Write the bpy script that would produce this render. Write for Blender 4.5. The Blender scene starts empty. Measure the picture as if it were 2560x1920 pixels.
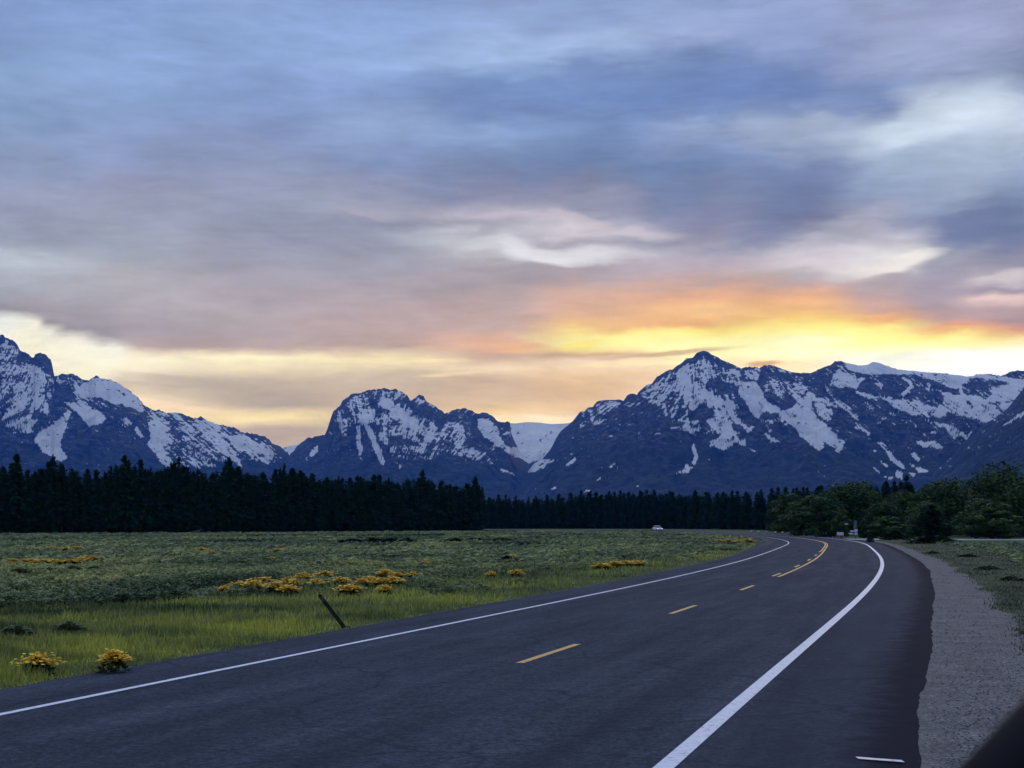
import bpy, math, random
import numpy as np
from mathutils import Vector, Matrix

random.seed(11)
rng = np.random.default_rng(7)
SC = bpy.context.scene
COL = SC.collection
F, HOR, CX, CAMZ = 3800.0, 1308.0, 1280.0, 2.0     # focal length in photo pixels, horizon row, centre column, eye height

# ------------------------------------------------------------------ helpers
def s2l(c):
    out = []
    for v in c[:3]:
        v = v / 255.0
        out.append(v / 12.92 if v <= 0.04045 else ((v + 0.055) / 1.055) ** 2.4)
    return tuple(out) + (1.0,)

def ground_at(px, py):
    y = CAMZ * F / (py - HOR)
    return (px - CX) * y / F, y

def tag(o, label=None, cat=None, group=None, kind=None):
    if label: o['label'] = label
    if cat: o['category'] = cat
    if group: o['group'] = group
    if kind: o['kind'] = kind
    return o

def empty(name, loc=(0, 0, 0), rz=0.0):
    o = bpy.data.objects.new(name, None)
    o.empty_display_size = 0.2
    COL.objects.link(o)
    o.location = loc
    o.rotation_euler = (0, 0, rz)
    return o

def mesh_np(name, verts, faces, mats=(), smooth=False, attrs=None):
    """faces: (n,k) int array, k = 3 or 4"""
    verts = np.asarray(verts, dtype=np.float32)
    faces = np.asarray(faces, dtype=np.int32)
    me = bpy.data.meshes.new(name)
    n, k = faces.shape
    me.vertices.add(len(verts)); me.vertices.foreach_set('co', verts.ravel())
    me.loops.add(n * k); me.loops.foreach_set('vertex_index', faces.ravel())
    me.polygons.add(n)
    me.polygons.foreach_set('loop_start', np.arange(0, n * k, k, dtype=np.int32))
    me.polygons.foreach_set('loop_total', np.full(n, k, dtype=np.int32))
    if smooth:
        me.polygons.foreach_set('use_smooth', np.ones(n, dtype=bool))
    for m in mats: me.materials.append(m)
    for an, arr in (attrs or {}).items():
        a = me.attributes.new(an, 'FLOAT', 'POINT')
        a.data.foreach_set('value', np.asarray(arr, dtype=np.float32).ravel())
    me.update(calc_edges=True)
    return me

def link(name, me, parent=None, loc=None):
    o = bpy.data.objects.new(name, me)
    COL.objects.link(o)
    if parent is not None: o.parent = parent
    if loc is not None: o.location = loc
    return o

def grid_faces(nu, nv, off=0):
    i = np.arange(nu - 1)[:, None]; j = np.arange(nv - 1)[None, :]
    a = (i * nv + j).ravel() + off
    return np.stack([a, a + nv, a + nv + 1, a + 1], axis=1)

class MB:
    """collects polygons for one mesh"""
    def __init__(s): s.v = []; s.f = []
    def add(s, vs, fs):
        b = len(s.v); s.v += [tuple(v) for v in vs]; s.f += [tuple(b + i for i in f) for f in fs]
    def box(s, c, d, rot=None, taper=1.0):
        hx, hy, hz = d[0] / 2, d[1] / 2, d[2] / 2
        vs = []
        for z in (-hz, hz):
            k = taper if z > 0 else 1
            for x, y in ((-hx, -hy), (hx, -hy), (hx, hy), (-hx, hy)):
                p = Vector((x * k, y * k, z))
                if rot is not None: p = rot @ p
                vs.append(p + Vector(c))
        s.add(vs, [(0, 3, 2, 1), (4, 5, 6, 7), (0, 1, 5, 4), (1, 2, 6, 5), (2, 3, 7, 6), (3, 0, 4, 7)])
    def tube(s, pts, radii, n=8, caps=True):
        rings = []
        for i, p in enumerate(pts):
            p = Vector(p)
            a = Vector(pts[max(0, i - 1)]); b = Vector(pts[min(len(pts) - 1, i + 1)])
            d = (b - a).normalized()
            u = d.cross(Vector((0.31, 0.95, 0.02))).normalized(); w = d.cross(u)
            rings.append([p + (u * math.cos(2 * math.pi * k / n) + w * math.sin(2 * math.pi * k / n)) * radii[i] for k in range(n)])
        vs = [q for r in rings for q in r]
        fs = []
        for i in range(len(pts) - 1):
            for k in range(n):
                a = i * n + k; b = i * n + (k + 1) % n
                fs.append((a, b, b + n, a + n))
        if caps:
            fs.append(tuple(range(n - 1, -1, -1))); fs.append(tuple((len(pts) - 1) * n + k for k in range(n)))
        s.add(vs, fs)
    def mesh(s, name, mats=(), smooth=False, bevel=0):
        me = bpy.data.meshes.new(name)
        me.from_pydata(s.v, [], s.f)
        for m in mats: me.materials.append(m)
        me.update()
        if bevel:
            import bmesh
            bm = bmesh.new(); bm.from_mesh(me)
            bmesh.ops.bevel(bm, geom=[e for e in bm.edges if e.calc_face_angle(0) > 0.5], offset=bevel, segments=3, profile=0.5, affect='EDGES')
            bm.to_mesh(me); bm.free()
        if smooth:
            me.polygons.foreach_set('use_smooth', [True] * len(me.polygons))
        return me

# ---- value noise in numpy
def _hash(ix, iy, seed):
    h = (ix.astype(np.int64) * 374761393 + iy.astype(np.int64) * 668265263 + seed * 974711) & 0xFFFFFFFF
    h = ((h ^ (h >> 13)) * 1274126177) & 0xFFFFFFFF
    h = (h ^ (h >> 16)) & 0xFFFFFFFF
    return h.astype(np.float64) / 4294967295.0

def vnoise(x, y, seed=0):
    ix = np.floor(x); iy = np.floor(y)
    fx = x - ix; fy = y - iy
    fx = fx * fx * fx * (fx * (fx * 6 - 15) + 10); fy = fy * fy * fy * (fy * (fy * 6 - 15) + 10)
    a = _hash(ix, iy, seed); b = _hash(ix + 1, iy, seed); c = _hash(ix, iy + 1, seed); d = _hash(ix + 1, iy + 1, seed)
    return (a + (b - a) * fx) * (1 - fy) + (c + (d - c) * fx) * fy

def fbm(x, y, seed=0, octs=5, gain=0.5):
    x = np.asarray(x, dtype=np.float64); y = np.asarray(y, dtype=np.float64)
    x, y = np.broadcast_arrays(x, y)
    t = np.zeros(x.shape); a = 1.0; s = 0.0
    for o in range(octs):
        t += a * (vnoise(x, y, seed + o * 17) - 0.5) * 2
        s += a; a *= gain; x, y = x * 1.93 + 3.1 - y * 0.35, y * 1.93 + 1.7 + x * 0.35
    return t / s

def ridged(x, y, seed=0, octs=5):
    t = 0; a = 1.0; s = 0.0
    for o in range(octs):
        t = t + a * (1 - np.abs(vnoise(x, y, seed + o * 31) - 0.5) * 2)
        s += a; a *= 0.52; x, y = x * 2.03 + 5.1, y * 2.03 + 2.3
    return t / s

# ------------------------------------------------------------------ materials
def mat(name, col=(0.5, 0.5, 0.5), rough=0.8, spec=0.3, metal=0.0):
    m = bpy.data.materials.new(name); m.use_nodes = True
    b = m.node_tree.nodes['Principled BSDF']
    b.inputs['Base Color'].default_value = tuple(col[:3]) + (1,)
    b.inputs['Roughness'].default_value = rough
    b.inputs['Specular IOR Level'].default_value = spec
    b.inputs['Metallic'].default_value = metal
    return m

def nd(nt, typ, **kw):
    n = nt.nodes.new(typ)
    for k, v in kw.items():
        if k == 'op': n.operation = v
        else: setattr(n, k, v)
    return n

def noise(nt, vec, scale, detail=4, rough=0.55, dist=0.0):
    n = nd(nt, 'ShaderNodeTexNoise'); n.inputs['Scale'].default_value = scale
    n.inputs['Detail'].default_value = detail; n.inputs['Roughness'].default_value = rough; n.inputs['Distortion'].default_value = dist
    if vec is not None: nt.links.new(vec, n.inputs['Vector'])
    return n.outputs['Fac']

def ramp(nt, fac, stops, interp='LINEAR'):
    r = nd(nt, 'ShaderNodeValToRGB'); r.color_ramp.interpolation = interp
    cr = r.color_ramp
    while len(cr.elements) < len(stops): cr.elements.new(0.5)
    stops = sorted(stops, key=lambda s: s[0])
    for e, (p, c) in zip(cr.elements, stops):
        e.position = p
        e.color = tuple(c[:3]) + (1,) if hasattr(c, '__len__') else (c, c, c, 1)
    if fac is not None: nt.links.new(fac, r.inputs['Fac'])
    return r.outputs['Color']

def mix(nt, fac, a, b, blend='MIX'):
    n = nd(nt, 'ShaderNodeMix', data_type='RGBA', blend_type=blend)
    for idx, v in ((0, fac), (6, a), (7, b)):
        if hasattr(v, 'links') or hasattr(v, 'is_output'): nt.links.new(v, n.inputs[idx])
        elif idx == 0: n.inputs[0].default_value = v
        else: n.inputs[idx].default_value = tuple(v[:3]) + (1,)
    return n.outputs[2]

def math_(nt, op, a, b=None, c=None, clamp=False):
    n = nd(nt, 'ShaderNodeMath', op=op); n.use_clamp = clamp
    for i, v in enumerate((a, b, c)):
        if v is None: continue
        if hasattr(v, 'is_output'): nt.links.new(v, n.inputs[i])
        else: n.inputs[i].default_value = v
    return n.outputs[0]

def attr(nt, name):
    a = nd(nt, 'ShaderNodeAttribute'); a.attribute_name = name
    return a.outputs['Fac']

def objcoord(nt):
    return nd(nt, 'ShaderNodeTexCoord').outputs['Object']

def set_bump(nt, h, strength=0.3, dist=0.02):
    b = nd(nt, 'ShaderNodeBump'); b.inputs['Strength'].default_value = strength; b.inputs['Distance'].default_value = dist
    nt.links.new(h, b.inputs['Height']); nt.links.new(b.outputs['Normal'], nt.nodes['Principled BSDF'].inputs['Normal'])

def base(nt, c): nt.links.new(c, nt.nodes['Principled BSDF'].inputs['Base Color'])

# ================================================================== CAMERA
cam_d = bpy.data.cameras.new('camera'); cam = bpy.data.objects.new('camera', cam_d); COL.objects.link(cam)
cam.location = (0, 0, CAMZ); cam.rotation_euler = (math.radians(90), 0, 0)
cam_d.sensor_width = 36; cam_d.sensor_fit = 'HORIZONTAL'; cam_d.lens = 36 * F / 2560
cam_d.shift_y = (HOR - 960) / 2560
cam_d.clip_start = 0.05; cam_d.clip_end = 90000
cam_d.dof.use_dof = True; cam_d.dof.focus_distance = 70; cam_d.dof.aperture_fstop = 9.0
SC.camera = cam
SC.view_settings.view_transform = 'Standard'; SC.view_settings.look = 'None'
SC.view_settings.exposure = 0; SC.view_settings.gamma = 1
SC.cycles.volume_bounces = 1
SC.cycles.max_bounces = 5

# ================================================================== SKY
W = bpy.data.worlds.new('World'); SC.world = W; W.use_nodes = True
nt = W.node_tree; L = nt.links
bg = nt.nodes['Background']
geo = nd(nt, 'ShaderNodeTexCoord').outputs['Generated']
sep = nd(nt, 'ShaderNodeSeparateXYZ'); L.new(geo, sep.inputs[0])
AZ = math_(nt, 'MULTIPLY', math_(nt, 'ARCTAN2', sep.outputs[0], sep.outputs[1]), 3.8)
EL = math_(nt, 'MULTIPLY', math_(nt, 'ARCSINE', sep.outputs[2]), 3.8)
def azel(px, py):
    a = math.atan((px - CX) / F); e = math.atan((HOR - py) / F * math.cos(a))
    return a * 3.8, e * 3.8
# cloud streaks: the same noise bends every colour band, stretched sideways
cmb = nd(nt, 'ShaderNodeCombineXYZ'); L.new(math_(nt, 'MULTIPLY', AZ, 1.0), cmb.inputs[0]); L.new(math_(nt, 'MULTIPLY', EL, 3.2), cmb.inputs[1])
tilt = nd(nt, 'ShaderNodeVectorRotate'); tilt.inputs['Angle'].default_value = 0.12; L.new(cmb.outputs[0], tilt.inputs['Vector'])
wv = tilt.outputs[0]
n1 = noise(nt, wv, 3.2, 5, 0.5, 0.25); n2 = noise(nt, wv, 1.7, 4, 0.5, 0.3); n3 = noise(nt, wv, 9.0, 6, 0.58, 0.35)
dv = math_(nt, 'ADD', math_(nt, 'MULTIPLY', math_(nt, 'SUBTRACT', n1, 0.5), 0.12), math_(nt, 'MULTIPLY', math_(nt, 'SUBTRACT', n3, 0.5), 0.060))
# bending fades near the bright gaps low over the mountains so that their edges stay put
calm = nd(nt, 'ShaderNodeMapRange'); calm.inputs['From Min'].default_value = 0.40; calm.inputs['From Max'].default_value = 0.72
calm.inputs['To Min'].default_value = 0.28; calm.inputs['To Max'].default_value = 1.0; L.new(EL, calm.inputs['Value'])
dv = math_(nt, 'MULTIPLY', dv, calm.outputs[0])
Vw = math_(nt, 'ADD', EL, dv)
Uw = math_(nt, 'ADD', AZ, math_(nt, 'MULTIPLY', math_(nt, 'SUBTRACT', n2, 0.5), 0.35))
VMAX = 1.30
Vn = math_(nt, 'DIVIDE', Vw, VMAX, clamp=True)
SKY = {
 0: [(0,125,147,200),(90,128,150,203),(180,135,160,207),(300,130,152,195),(430,140,147,183),(520,150,152,180),(600,150,153,176),(625,165,168,185),(645,186,189,203),(685,176,179,192),(720,160,158,170),(750,152,149,160),(774,146,142,150),(788,205,208,205),(800,236,239,234),(860,243,238,218),(1100,250,230,190)],
 320: [(0,130,155,210),(150,138,162,215),(260,135,158,208),(380,138,150,192),(470,150,150,182),(560,155,157,180),(630,157,160,176),(685,176,174,182),(760,172,166,170),(830,170,160,165),(866,180,160,155),(880,215,198,175),(896,253,242,208),(935,240,226,198),(960,196,180,158),(985,222,202,172),(1012,255,230,180),(1060,240,210,165),(1100,235,205,165)],
 640: [(0,138,160,213),(100,140,165,218),(250,132,152,205),(330,128,143,190),(430,146,150,184),(520,152,156,182),(590,148,148,172),(680,166,161,172),(760,175,164,168),(830,178,163,165),(870,182,160,155),(882,225,205,175),(892,252,240,196),(925,235,216,178),(950,196,178,156),(985,181,165,150),(1015,178,162,150),(1032,236,212,165),(1046,250,226,170),(1066,205,184,158),(1095,180,162,150)],
 960: [(0,130,152,205),(60,140,165,220),(150,148,172,225),(230,130,150,205),(310,145,165,210),(400,125,140,185),(470,140,143,176),(525,162,158,178),(560,142,140,166),(620,155,155,174),(700,166,158,168),(790,180,161,161),(862,184,160,152),(884,228,205,172),(900,250,230,180),(930,206,186,160),(960,198,178,155),(1000,205,176,150),(1060,196,176,155)],
 1240: [(0,136,156,206),(70,150,170,220),(130,156,180,228),(172,145,170,218),(205,115,140,195),(270,112,132,186),(320,136,158,205),(380,120,140,185),(430,116,126,168),(490,136,135,165),(545,180,174,186),(570,158,153,170),(600,196,196,203),(628,205,204,208),(660,166,159,166),(700,166,155,160),(760,188,165,160),(820,194,166,156),(850,228,168,140),(870,240,172,130),(888,196,162,142),(920,240,215,178),(950,205,176,150),(1000,214,176,142),(1030,240,205,150),(1045,255,232,160),(1060,255,236,170)],
 1460: [(0,138,158,208),(60,142,162,211),(95,160,180,223),(135,154,175,221),(172,120,141,196),(250,108,132,190),(320,116,138,190),(400,105,125,172),(470,124,128,162),(530,150,148,174),(572,205,198,206),(600,172,166,178),(632,220,218,222),(662,172,162,170),(700,178,160,162),(745,205,168,152),(790,226,165,135),(820,250,190,115),(836,255,240,112),(858,255,250,140),(876,255,236,120),(890,222,172,130),(906,250,225,160),(940,236,188,136),(985,228,178,134),(1020,238,190,140),(1050,255,232,160)],
 1760: [(0,140,158,205),(80,152,166,212),(140,118,138,190),(230,107,130,188),(290,120,140,190),(315,148,163,204),(350,135,150,195),(405,108,129,176),(480,120,128,166),(560,130,130,165),(610,152,148,171),(652,178,168,180),(700,192,164,158),(740,248,172,122),(780,252,186,116),(812,250,170,102),(832,255,236,90),(860,255,255,140),(885,255,252,150),(910,255,240,150),(960,255,225,150)],
 2000: [(0,145,158,205),(100,141,156,206),(160,115,135,190),(240,105,128,188),(300,150,162,200),(340,158,169,201),(420,115,130,176),(490,107,121,165),(560,116,119,156),(600,145,145,170),(640,200,194,203),(680,206,196,201),(702,184,174,178),(722,196,166,160),(750,248,172,122),(785,255,190,98),(812,255,245,100),(850,255,255,150),(880,255,255,205),(905,255,238,150),(930,255,240,160)],
 2240: [(0,150,158,200),(80,155,162,205),(160,150,158,200),(225,122,141,191),(270,115,131,182),(315,165,178,206),(350,196,206,223),(400,160,175,205),(450,150,165,200),(500,140,150,186),(560,150,152,181),(600,190,186,196),(645,228,226,224),(668,225,219,216),(690,176,166,171),(730,176,156,160),(768,215,158,140),(795,252,172,96),(818,255,245,110),(850,255,252,120),(868,255,255,190),(890,255,255,240)],
 2400: [(0,145,152,195),(80,160,165,208),(170,140,150,190),(220,170,180,210),(260,195,205,228),(320,190,200,225),(380,165,178,205),(440,155,168,198),(500,150,160,190),(540,120,132,175),(580,112,120,160),(630,160,158,176),(670,152,144,165),(720,165,152,164),(765,166,149,156),(800,190,156,150),(818,245,155,105),(836,255,232,100),(858,255,254,180),(880,255,255,250)],
 2560: [(0,150,155,195),(90,150,155,195),(180,125,136,176),(230,150,162,195),(280,190,200,222),(330,185,195,220),(380,160,172,205),(440,145,160,195),(510,110,125,166),(570,105,118,160),(630,125,125,160),(662,150,145,165),(690,198,189,195),(720,152,140,156),(745,220,192,188),(780,180,156,160),(808,175,146,150),(826,240,152,112),(846,255,238,130),(872,255,255,240)],
}
def grade(c):
    m = sum(c) / 3.0
    if c[2] > c[0] + 8:
        k = 0.89; c = [m + (v - m) * k for v in c]; c[0] -= 2; c[1] += 2
    elif c[0] - c[2] > 60 and c[1] < 205:
        c = [m + (v - m) * 0.80 for v in c]; c[1] += 3
    if c[0] > 249 and c[1] > 222 and c[2] < 165: c = [c[0], c[1] - 5, min(190, c[2] + 34)]
    return tuple(max(0, min(255, v)) for v in c)
for k_ in SKY: SKY[k_] = [(q[0], *grade(q[1:])) for q in SKY[k_]]
for cx_, E_ in ((80, 789), (116, 813), (156, 834), (231, 857)):
    w_ = cx_ / 320.0
    def cmix(y):
        a = np.array([np.interp(y, [q[0] for q in SKY[0]], [q[k] for q in SKY[0]]) for k in (1, 2, 3)]); b = np.array([np.interp(y, [q[0] for q in SKY[320]], [q[k] for q in SKY[320]]) for k in (1, 2, 3)])
        return tuple(a * (1 - w_) + b * w_)
    SKY[cx_] = [(y, *cmix(y)) for y in (0, 90, 180, 300, 430, 520, 600, 640, 685, 720)] + [(E_ - 50, 160, 153, 160), (E_ - 10, 152, 146, 150), (E_ + 3, 205, 200, 190), (E_ + 13, 243, 240, 222), (E_ + 45, 247, 241, 214), (960, 248, 236, 200), (1100, 250, 228, 180)]
SKY = dict(sorted(SKY.items()))
prev = None; prev_a = None
for cx_, stops in SKY.items():
    st = []
    for s in stops:
        e = azel(cx_, s[0])[1] / VMAX
        st.append((max(0.0, min(1.0, e)), s2l(s[1:])))
    r = ramp(nt, Vn, st, 'EASE' if False else 'LINEAR')
    a = azel(cx_, 700)[0]
    if prev is None: prev = r
    else:
        mr = nd(nt, 'ShaderNodeMapRange', interpolation_type='SMOOTHSTEP'); L.new(Uw, mr.inputs['Value'])
        mr.inputs['From Min'].default_value = prev_a; mr.inputs['From Max'].default_value = a
        prev = mix(nt, mr.outputs[0], prev, r)
    prev_a = a
# wisps and gaps with a slope of their own: (px, py, half length, half height, tilt deg, colour, strength, edge softness)
BLOBS = [
 (2330, 300, 210, 46, 20, (200, 212, 232), 0.75), (2450, 285, 130, 30, 12, (212, 220, 235), 0.55), (2200, 345, 100, 26, 14, (190, 202, 226), 0.5),
 (1900, 315, 110, 40, 4, (160, 172, 206), 0.6), (2040, 300, 70, 26, 8, (172, 180, 206), 0.5),
 (2260, 655, 120, 20, 14, (250, 246, 238), 0.95), (2190, 672, 150, 26, 12, (226, 218, 216), 0.7), (2150, 560, 170, 34, 22, (170, 165, 185), 0.55),
 (1400, 636, 170, 24, -4, (226, 225, 228), 0.9), (1300, 612, 90, 16, -10, (222, 220, 226), 0.7), (1500, 562, 230, 14, -8, (198, 188, 196), 0.7),
 (1640, 590, 90, 12, -6, (205, 196, 204), 0.55), (1350, 545, 180, 12, -4, (190, 182, 192), 0.5),
 (100, 655, 150, 20, -3, (192, 195, 207), 0.6), (2440, 560, 150, 40, 14, (106, 116, 160), 0.7), (1980, 520, 230, 60, 32, (108, 118, 162), 0.55),
 (1820, 215, 330, 62, -2, (105, 128, 186), 0.6), (1420, 225, 260, 30, 3, (112, 136, 192), 0.45), (1720, 430, 160, 70, 40, (106, 126, 172), 0.45),
 (1240, 135, 260, 30, 4, (160, 182, 230), 0.5), (2520, 690, 80, 14, 10, (214, 204, 204), 0.6), (2520, 745, 90, 10, 4, (226, 198, 190), 0.7),
 (1450, 862, 85, 15, 6, (255, 240, 96), 0.95), (1620, 845, 150, 20, 8, (255, 246, 120), 0.8), (1300, 868, 90, 12, 6, (246, 176, 126), 0.8),
 (1790, 770, 100, 26, -6, (255, 192, 120), 0.7), (2010, 852, 120, 12, 2, (255, 255, 205), 0.7), (1660, 884, 190, 7, 5, (206, 156, 116), 0.8),
 (1905, 908, 62, 9, 3, (222, 150, 92), 0.85), (1690, 905, 120, 8, 3, (255, 245, 190), 0.7), (1520, 912, 150, 8, 2, (250, 228, 168), 0.6),
 (520, 960, 220, 12, -6, (188, 172, 152), 0.7), (900, 1000, 260, 16, -3, (186, 168, 150), 0.5), (1380, 1045, 90, 9, -2, (255, 236, 160), 0.9),
 (420, 1012, 160, 9, -8, (255, 224, 160), 0.8), (700, 1080, 130, 18, 0, (178, 160, 150), 0.8), (1120, 935, 110, 6, 4, (250, 228, 175), 0.6),
 (1080, 902, 120, 6, 2, (250, 230, 180), 0.6), (2480, 930, 260, 44, 4, (255, 255, 250), 0.9), (2280, 905, 160, 22, 2, (255, 255, 235), 0.8),
 (640, 590, 160, 22, 0, (142, 143, 168), 0.5), (900, 535, 90, 8, -8, (182, 172, 182), 0.35),
]
cuv = nd(nt, 'ShaderNodeCombineXYZ'); L.new(math_(nt, 'ADD', AZ, math_(nt, 'MULTIPLY', math_(nt, 'SUBTRACT', n2, 0.5), 0.16)), cuv.inputs[0])
L.new(math_(nt, 'ADD', EL, math_(nt, 'MULTIPLY', dv, 0.6)), cuv.inputs[1])
for (px, py, rx, ry, ang, colr, stg) in BLOBS:
    a, e = azel(px, py)
    mp = nd(nt, 'ShaderNodeMapping', vector_type='TEXTURE')
    mp.inputs['Location'].default_value = (a, e, 0); mp.inputs['Rotation'].default_value = (0, 0, math.radians(ang))
    mp.inputs['Scale'].default_value = (rx / 1000 * 1.2, ry / 1000 * 1.3, 1)
    L.new(cuv.outputs[0], mp.inputs['Vector'])
    ln = nd(nt, 'ShaderNodeVectorMath', op='LENGTH'); L.new(mp.outputs[0], ln.inputs[0])
    mr = nd(nt, 'ShaderNodeMapRange', interpolation_type='SMOOTHERSTEP'); L.new(ln.outputs['Value'], mr.inputs['Value'])
    mr.inputs['From Min'].default_value = 1.0; mr.inputs['From Max'].default_value = 0.16
    mr.inputs['To Min'].default_value = 0; mr.inputs['To Max'].default_value = stg
    prev = mix(nt, mr.outputs[0], prev, s2l(grade(colr)))
# fine wisps: small lightness variation everywhere
w1 = noise(nt, wv, 4.0, 4, 0.5, 0.4)
wis = nd(nt, 'ShaderNodeMapRange'); L.new(w1, wis.inputs['Value']); wis.inputs['From Min'].default_value = 0.3; wis.inputs['From Max'].default_value = 0.7
wis.inputs['To Min'].default_value = 0.90; wis.inputs['To Max'].default_value = 1.10
cm2 = nd(nt, 'ShaderNodeCombineXYZ'); L.new(math_(nt, 'MULTIPLY', AZ, 1.3), cm2.inputs[0]); L.new(math_(nt, 'MULTIPLY', EL, 7.0), cm2.inputs[1])
tl2 = nd(nt, 'ShaderNodeVectorRotate'); tl2.inputs['Angle'].default_value = -0.42; L.new(cm2.outputs[0], tl2.inputs['Vector'])
w2 = noise(nt, tl2.outputs[0], 7.0, 7, 0.6, 0.5)
wi2 = nd(nt, 'ShaderNodeMapRange'); L.new(w2, wi2.inputs['Value']); wi2.inputs['From Min'].default_value = 0.3; wi2.inputs['From Max'].default_value = 0.7
wi2.inputs['To Min'].default_value = 0.93; wi2.inputs['To Max'].default_value = 1.07
vs = nd(nt, 'ShaderNodeVectorMath', op='SCALE'); L.new(prev, vs.inputs[0]); L.new(math_(nt, 'MULTIPLY', wis.outputs[0], wi2.outputs[0]), vs.inputs['Scale'])
front = vs.outputs[0]
# the part of the sky above and behind the viewer: open, brighter blue evening cloud
SKYK = 1.0
upm = nd(nt, 'ShaderNodeMapRange', interpolation_type='SMOOTHSTEP'); L.new(EL, upm.inputs['Value']); upm.inputs['From Min'].default_value = 1.3; upm.inputs['From Max'].default_value = 2.6
zen = mix(nt, upm.outputs[0], front, (1.15 * SKYK, 1.30 * SKYK, 1.85 * SKYK))
azabs = math_(nt, 'ABSOLUTE', AZ)
bkm = nd(nt, 'ShaderNodeMapRange', interpolation_type='SMOOTHSTEP'); L.new(azabs, bkm.inputs['Value']); bkm.inputs['From Min'].default_value = 1.6; bkm.inputs['From Max'].default_value = 5.0
allsky = mix(nt, bkm.outputs[0], zen, (0.24 * SKYK, 0.33 * SKYK, 0.60 * SKYK))
# below the horizon: nothing but ground is ever seen there
nish = nd(nt, 'ShaderNodeTexSky', sky_type='NISHITA'); nish.sun_disc = False
SUN_EL, SUN_AZ = math.radians(3.0), math.radians(14.5)
nish.sun_elevation = SUN_EL; nish.sun_rotation = SUN_AZ; nish.altitude = 2000
nsc = nd(nt, 'ShaderNodeVectorMath', op='SCALE'); L.new(nish.outputs[0], nsc.inputs[0]); nsc.inputs['Scale'].default_value = 0.004
tot = nd(nt, 'ShaderNodeVectorMath', op='ADD'); L.new(allsky, tot.inputs[0]); L.new(nsc.outputs[0], tot.inputs[1])
path = math_(nt, 'MINIMUM', math_(nt, 'DIVIDE', 1.45, math_(nt, 'MAXIMUM', sep.outputs[2], 0.01)), 15.5)
ex = nd(nt, 'ShaderNodeCombineXYZ')
for i_, kc in enumerate((0.03, 0.22, 0.90)):
    L.new(math_(nt, 'EXPONENT', math_(nt, 'MULTIPLY', path, 0.04 * kc)), ex.inputs[i_])
mu = nd(nt, 'ShaderNodeVectorMath', op='MULTIPLY'); L.new(tot.outputs[0], mu.inputs[0]); L.new(ex.outputs[0], mu.inputs[1])
e1 = nd(nt, 'ShaderNodeVectorMath', op='SUBTRACT'); L.new(ex.outputs[0], e1.inputs[0]); e1.inputs[1].default_value = (1, 1, 1)
jj = nd(nt, 'ShaderNodeVectorMath', op='MULTIPLY'); L.new(e1.outputs[0], jj.inputs[0]); jj.inputs[1].default_value = (0.25, 0.27, 0.36)
sb_ = nd(nt, 'ShaderNodeVectorMath', op='SUBTRACT'); L.new(mu.outputs[0], sb_.inputs[0]); L.new(jj.outputs[0], sb_.inputs[1])
mx_ = nd(nt, 'ShaderNodeVectorMath', op='MAXIMUM'); L.new(sb_.outputs[0], mx_.inputs[0]); mx_.inputs[1].default_value = (0.0, 0.0, 0.0)
L.new(mx_.outputs[0], bg.inputs['Color']); bg.inputs['Strength'].default_value = 1.0
W.cycles.sampling_method = 'MANUAL'; W.cycles.sample_map_resolution = 512

sun_d = bpy.data.lights.new('sun', 'SUN'); sun = bpy.data.objects.new('sun', sun_d); COL.objects.link(sun)
sun_d.energy = 0.5; sun_d.angle = math.radians(12); sun_d.color = (1.0, 0.72, 0.45)
sd = Vector((math.sin(SUN_AZ) * math.cos(SUN_EL), math.cos(SUN_AZ) * math.cos(SUN_EL), math.sin(SUN_EL)))
sun.rotation_euler = (-sd).to_track_quat('-Z', 'Y').to_euler(); sun.location = (0, 0, 60)

# ================================================================== MOUNTAINS
def C1(p): return (p[0] / 2.572, 780 + p[1] / 2.572)
def C2(p): return (700 + p[0] / 2.572, 900 + p[1] / 2.572)
def C3(p): return (1300 + p[0] / 2.911, 820 + p[1] / 2.911)
def C4(p): return (1900 + p[0] / 2.911, 850 + p[1] / 2.911)

SIL_L = [(-900,1150),(-500,1050),(-300,930),(-150,800),(-60,790),(0,834.5),(6,835),(17,846),(31,850),(43,860),(50,877),(58,879),(70,885),(84,893),(91,884),(101,882),(117,887),(128,900),(132,920),(136,939),(152,936),(175,934),(190,937),(206,948),(223,949),(241,940.6),(257,947),(280,951),(299,960),(323,976),(342,992),(358,1009),(373,1022),(389,1027),(397,1025),(412,1033),(439,1030),(467,1038.5),(486,1046),(500,1041),(517,1048),(536,1059),(554,1060),(568,1066),(591,1070),(603,1081),(641,1085),(661,1091),(680,1107),(700,1118),(719,1132),(739,1153),(758,1173),(800,1210),(860,1270),(885,1306)]
SIL_W = [(560,1306),(640,1200),(690,1132),(708,1118),(745,1110),(790,1106),(830,1120),(880,1200),(960,1306)]
SIL_M = [(600,1306),(660,1210),(700,1165),(735,1126),(746,1110),(770,1095),(793,1090),(812,1088),(818,1072),(826,1048),(834,1027),(852,1012),(856,1003),(871,991),(888,981),(902,982),(912,976),(945,972.7),(987,972),(1007,980),(1019,989),(1027,1002),(1038,995),(1050,988),(1060,992),(1066,1005),(1081,1011),(1093,1019),(1112,1033),(1135,1025),(1163,1021),(1182,1028),(1194,1034),(1217,1031),(1233,1042),(1244,1053),(1252,1055),(1268,1053.5),(1275,1057),(1279,1085),(1295,1120),(1320,1150),(1345,1165),(1370,1190),(1420,1230),(1470,1280),(1490,1306)]
SIL_B = [(1020,1306),(1100,1200),(1150,1110),(1200,1066),(1252,1058),(1274,1058),(1290,1058.5),(1318,1055),(1345,1056),(1380,1060),(1420,1058),(1440,1054),(1480,1080),(1560,1180),(1680,1306)]
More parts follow.
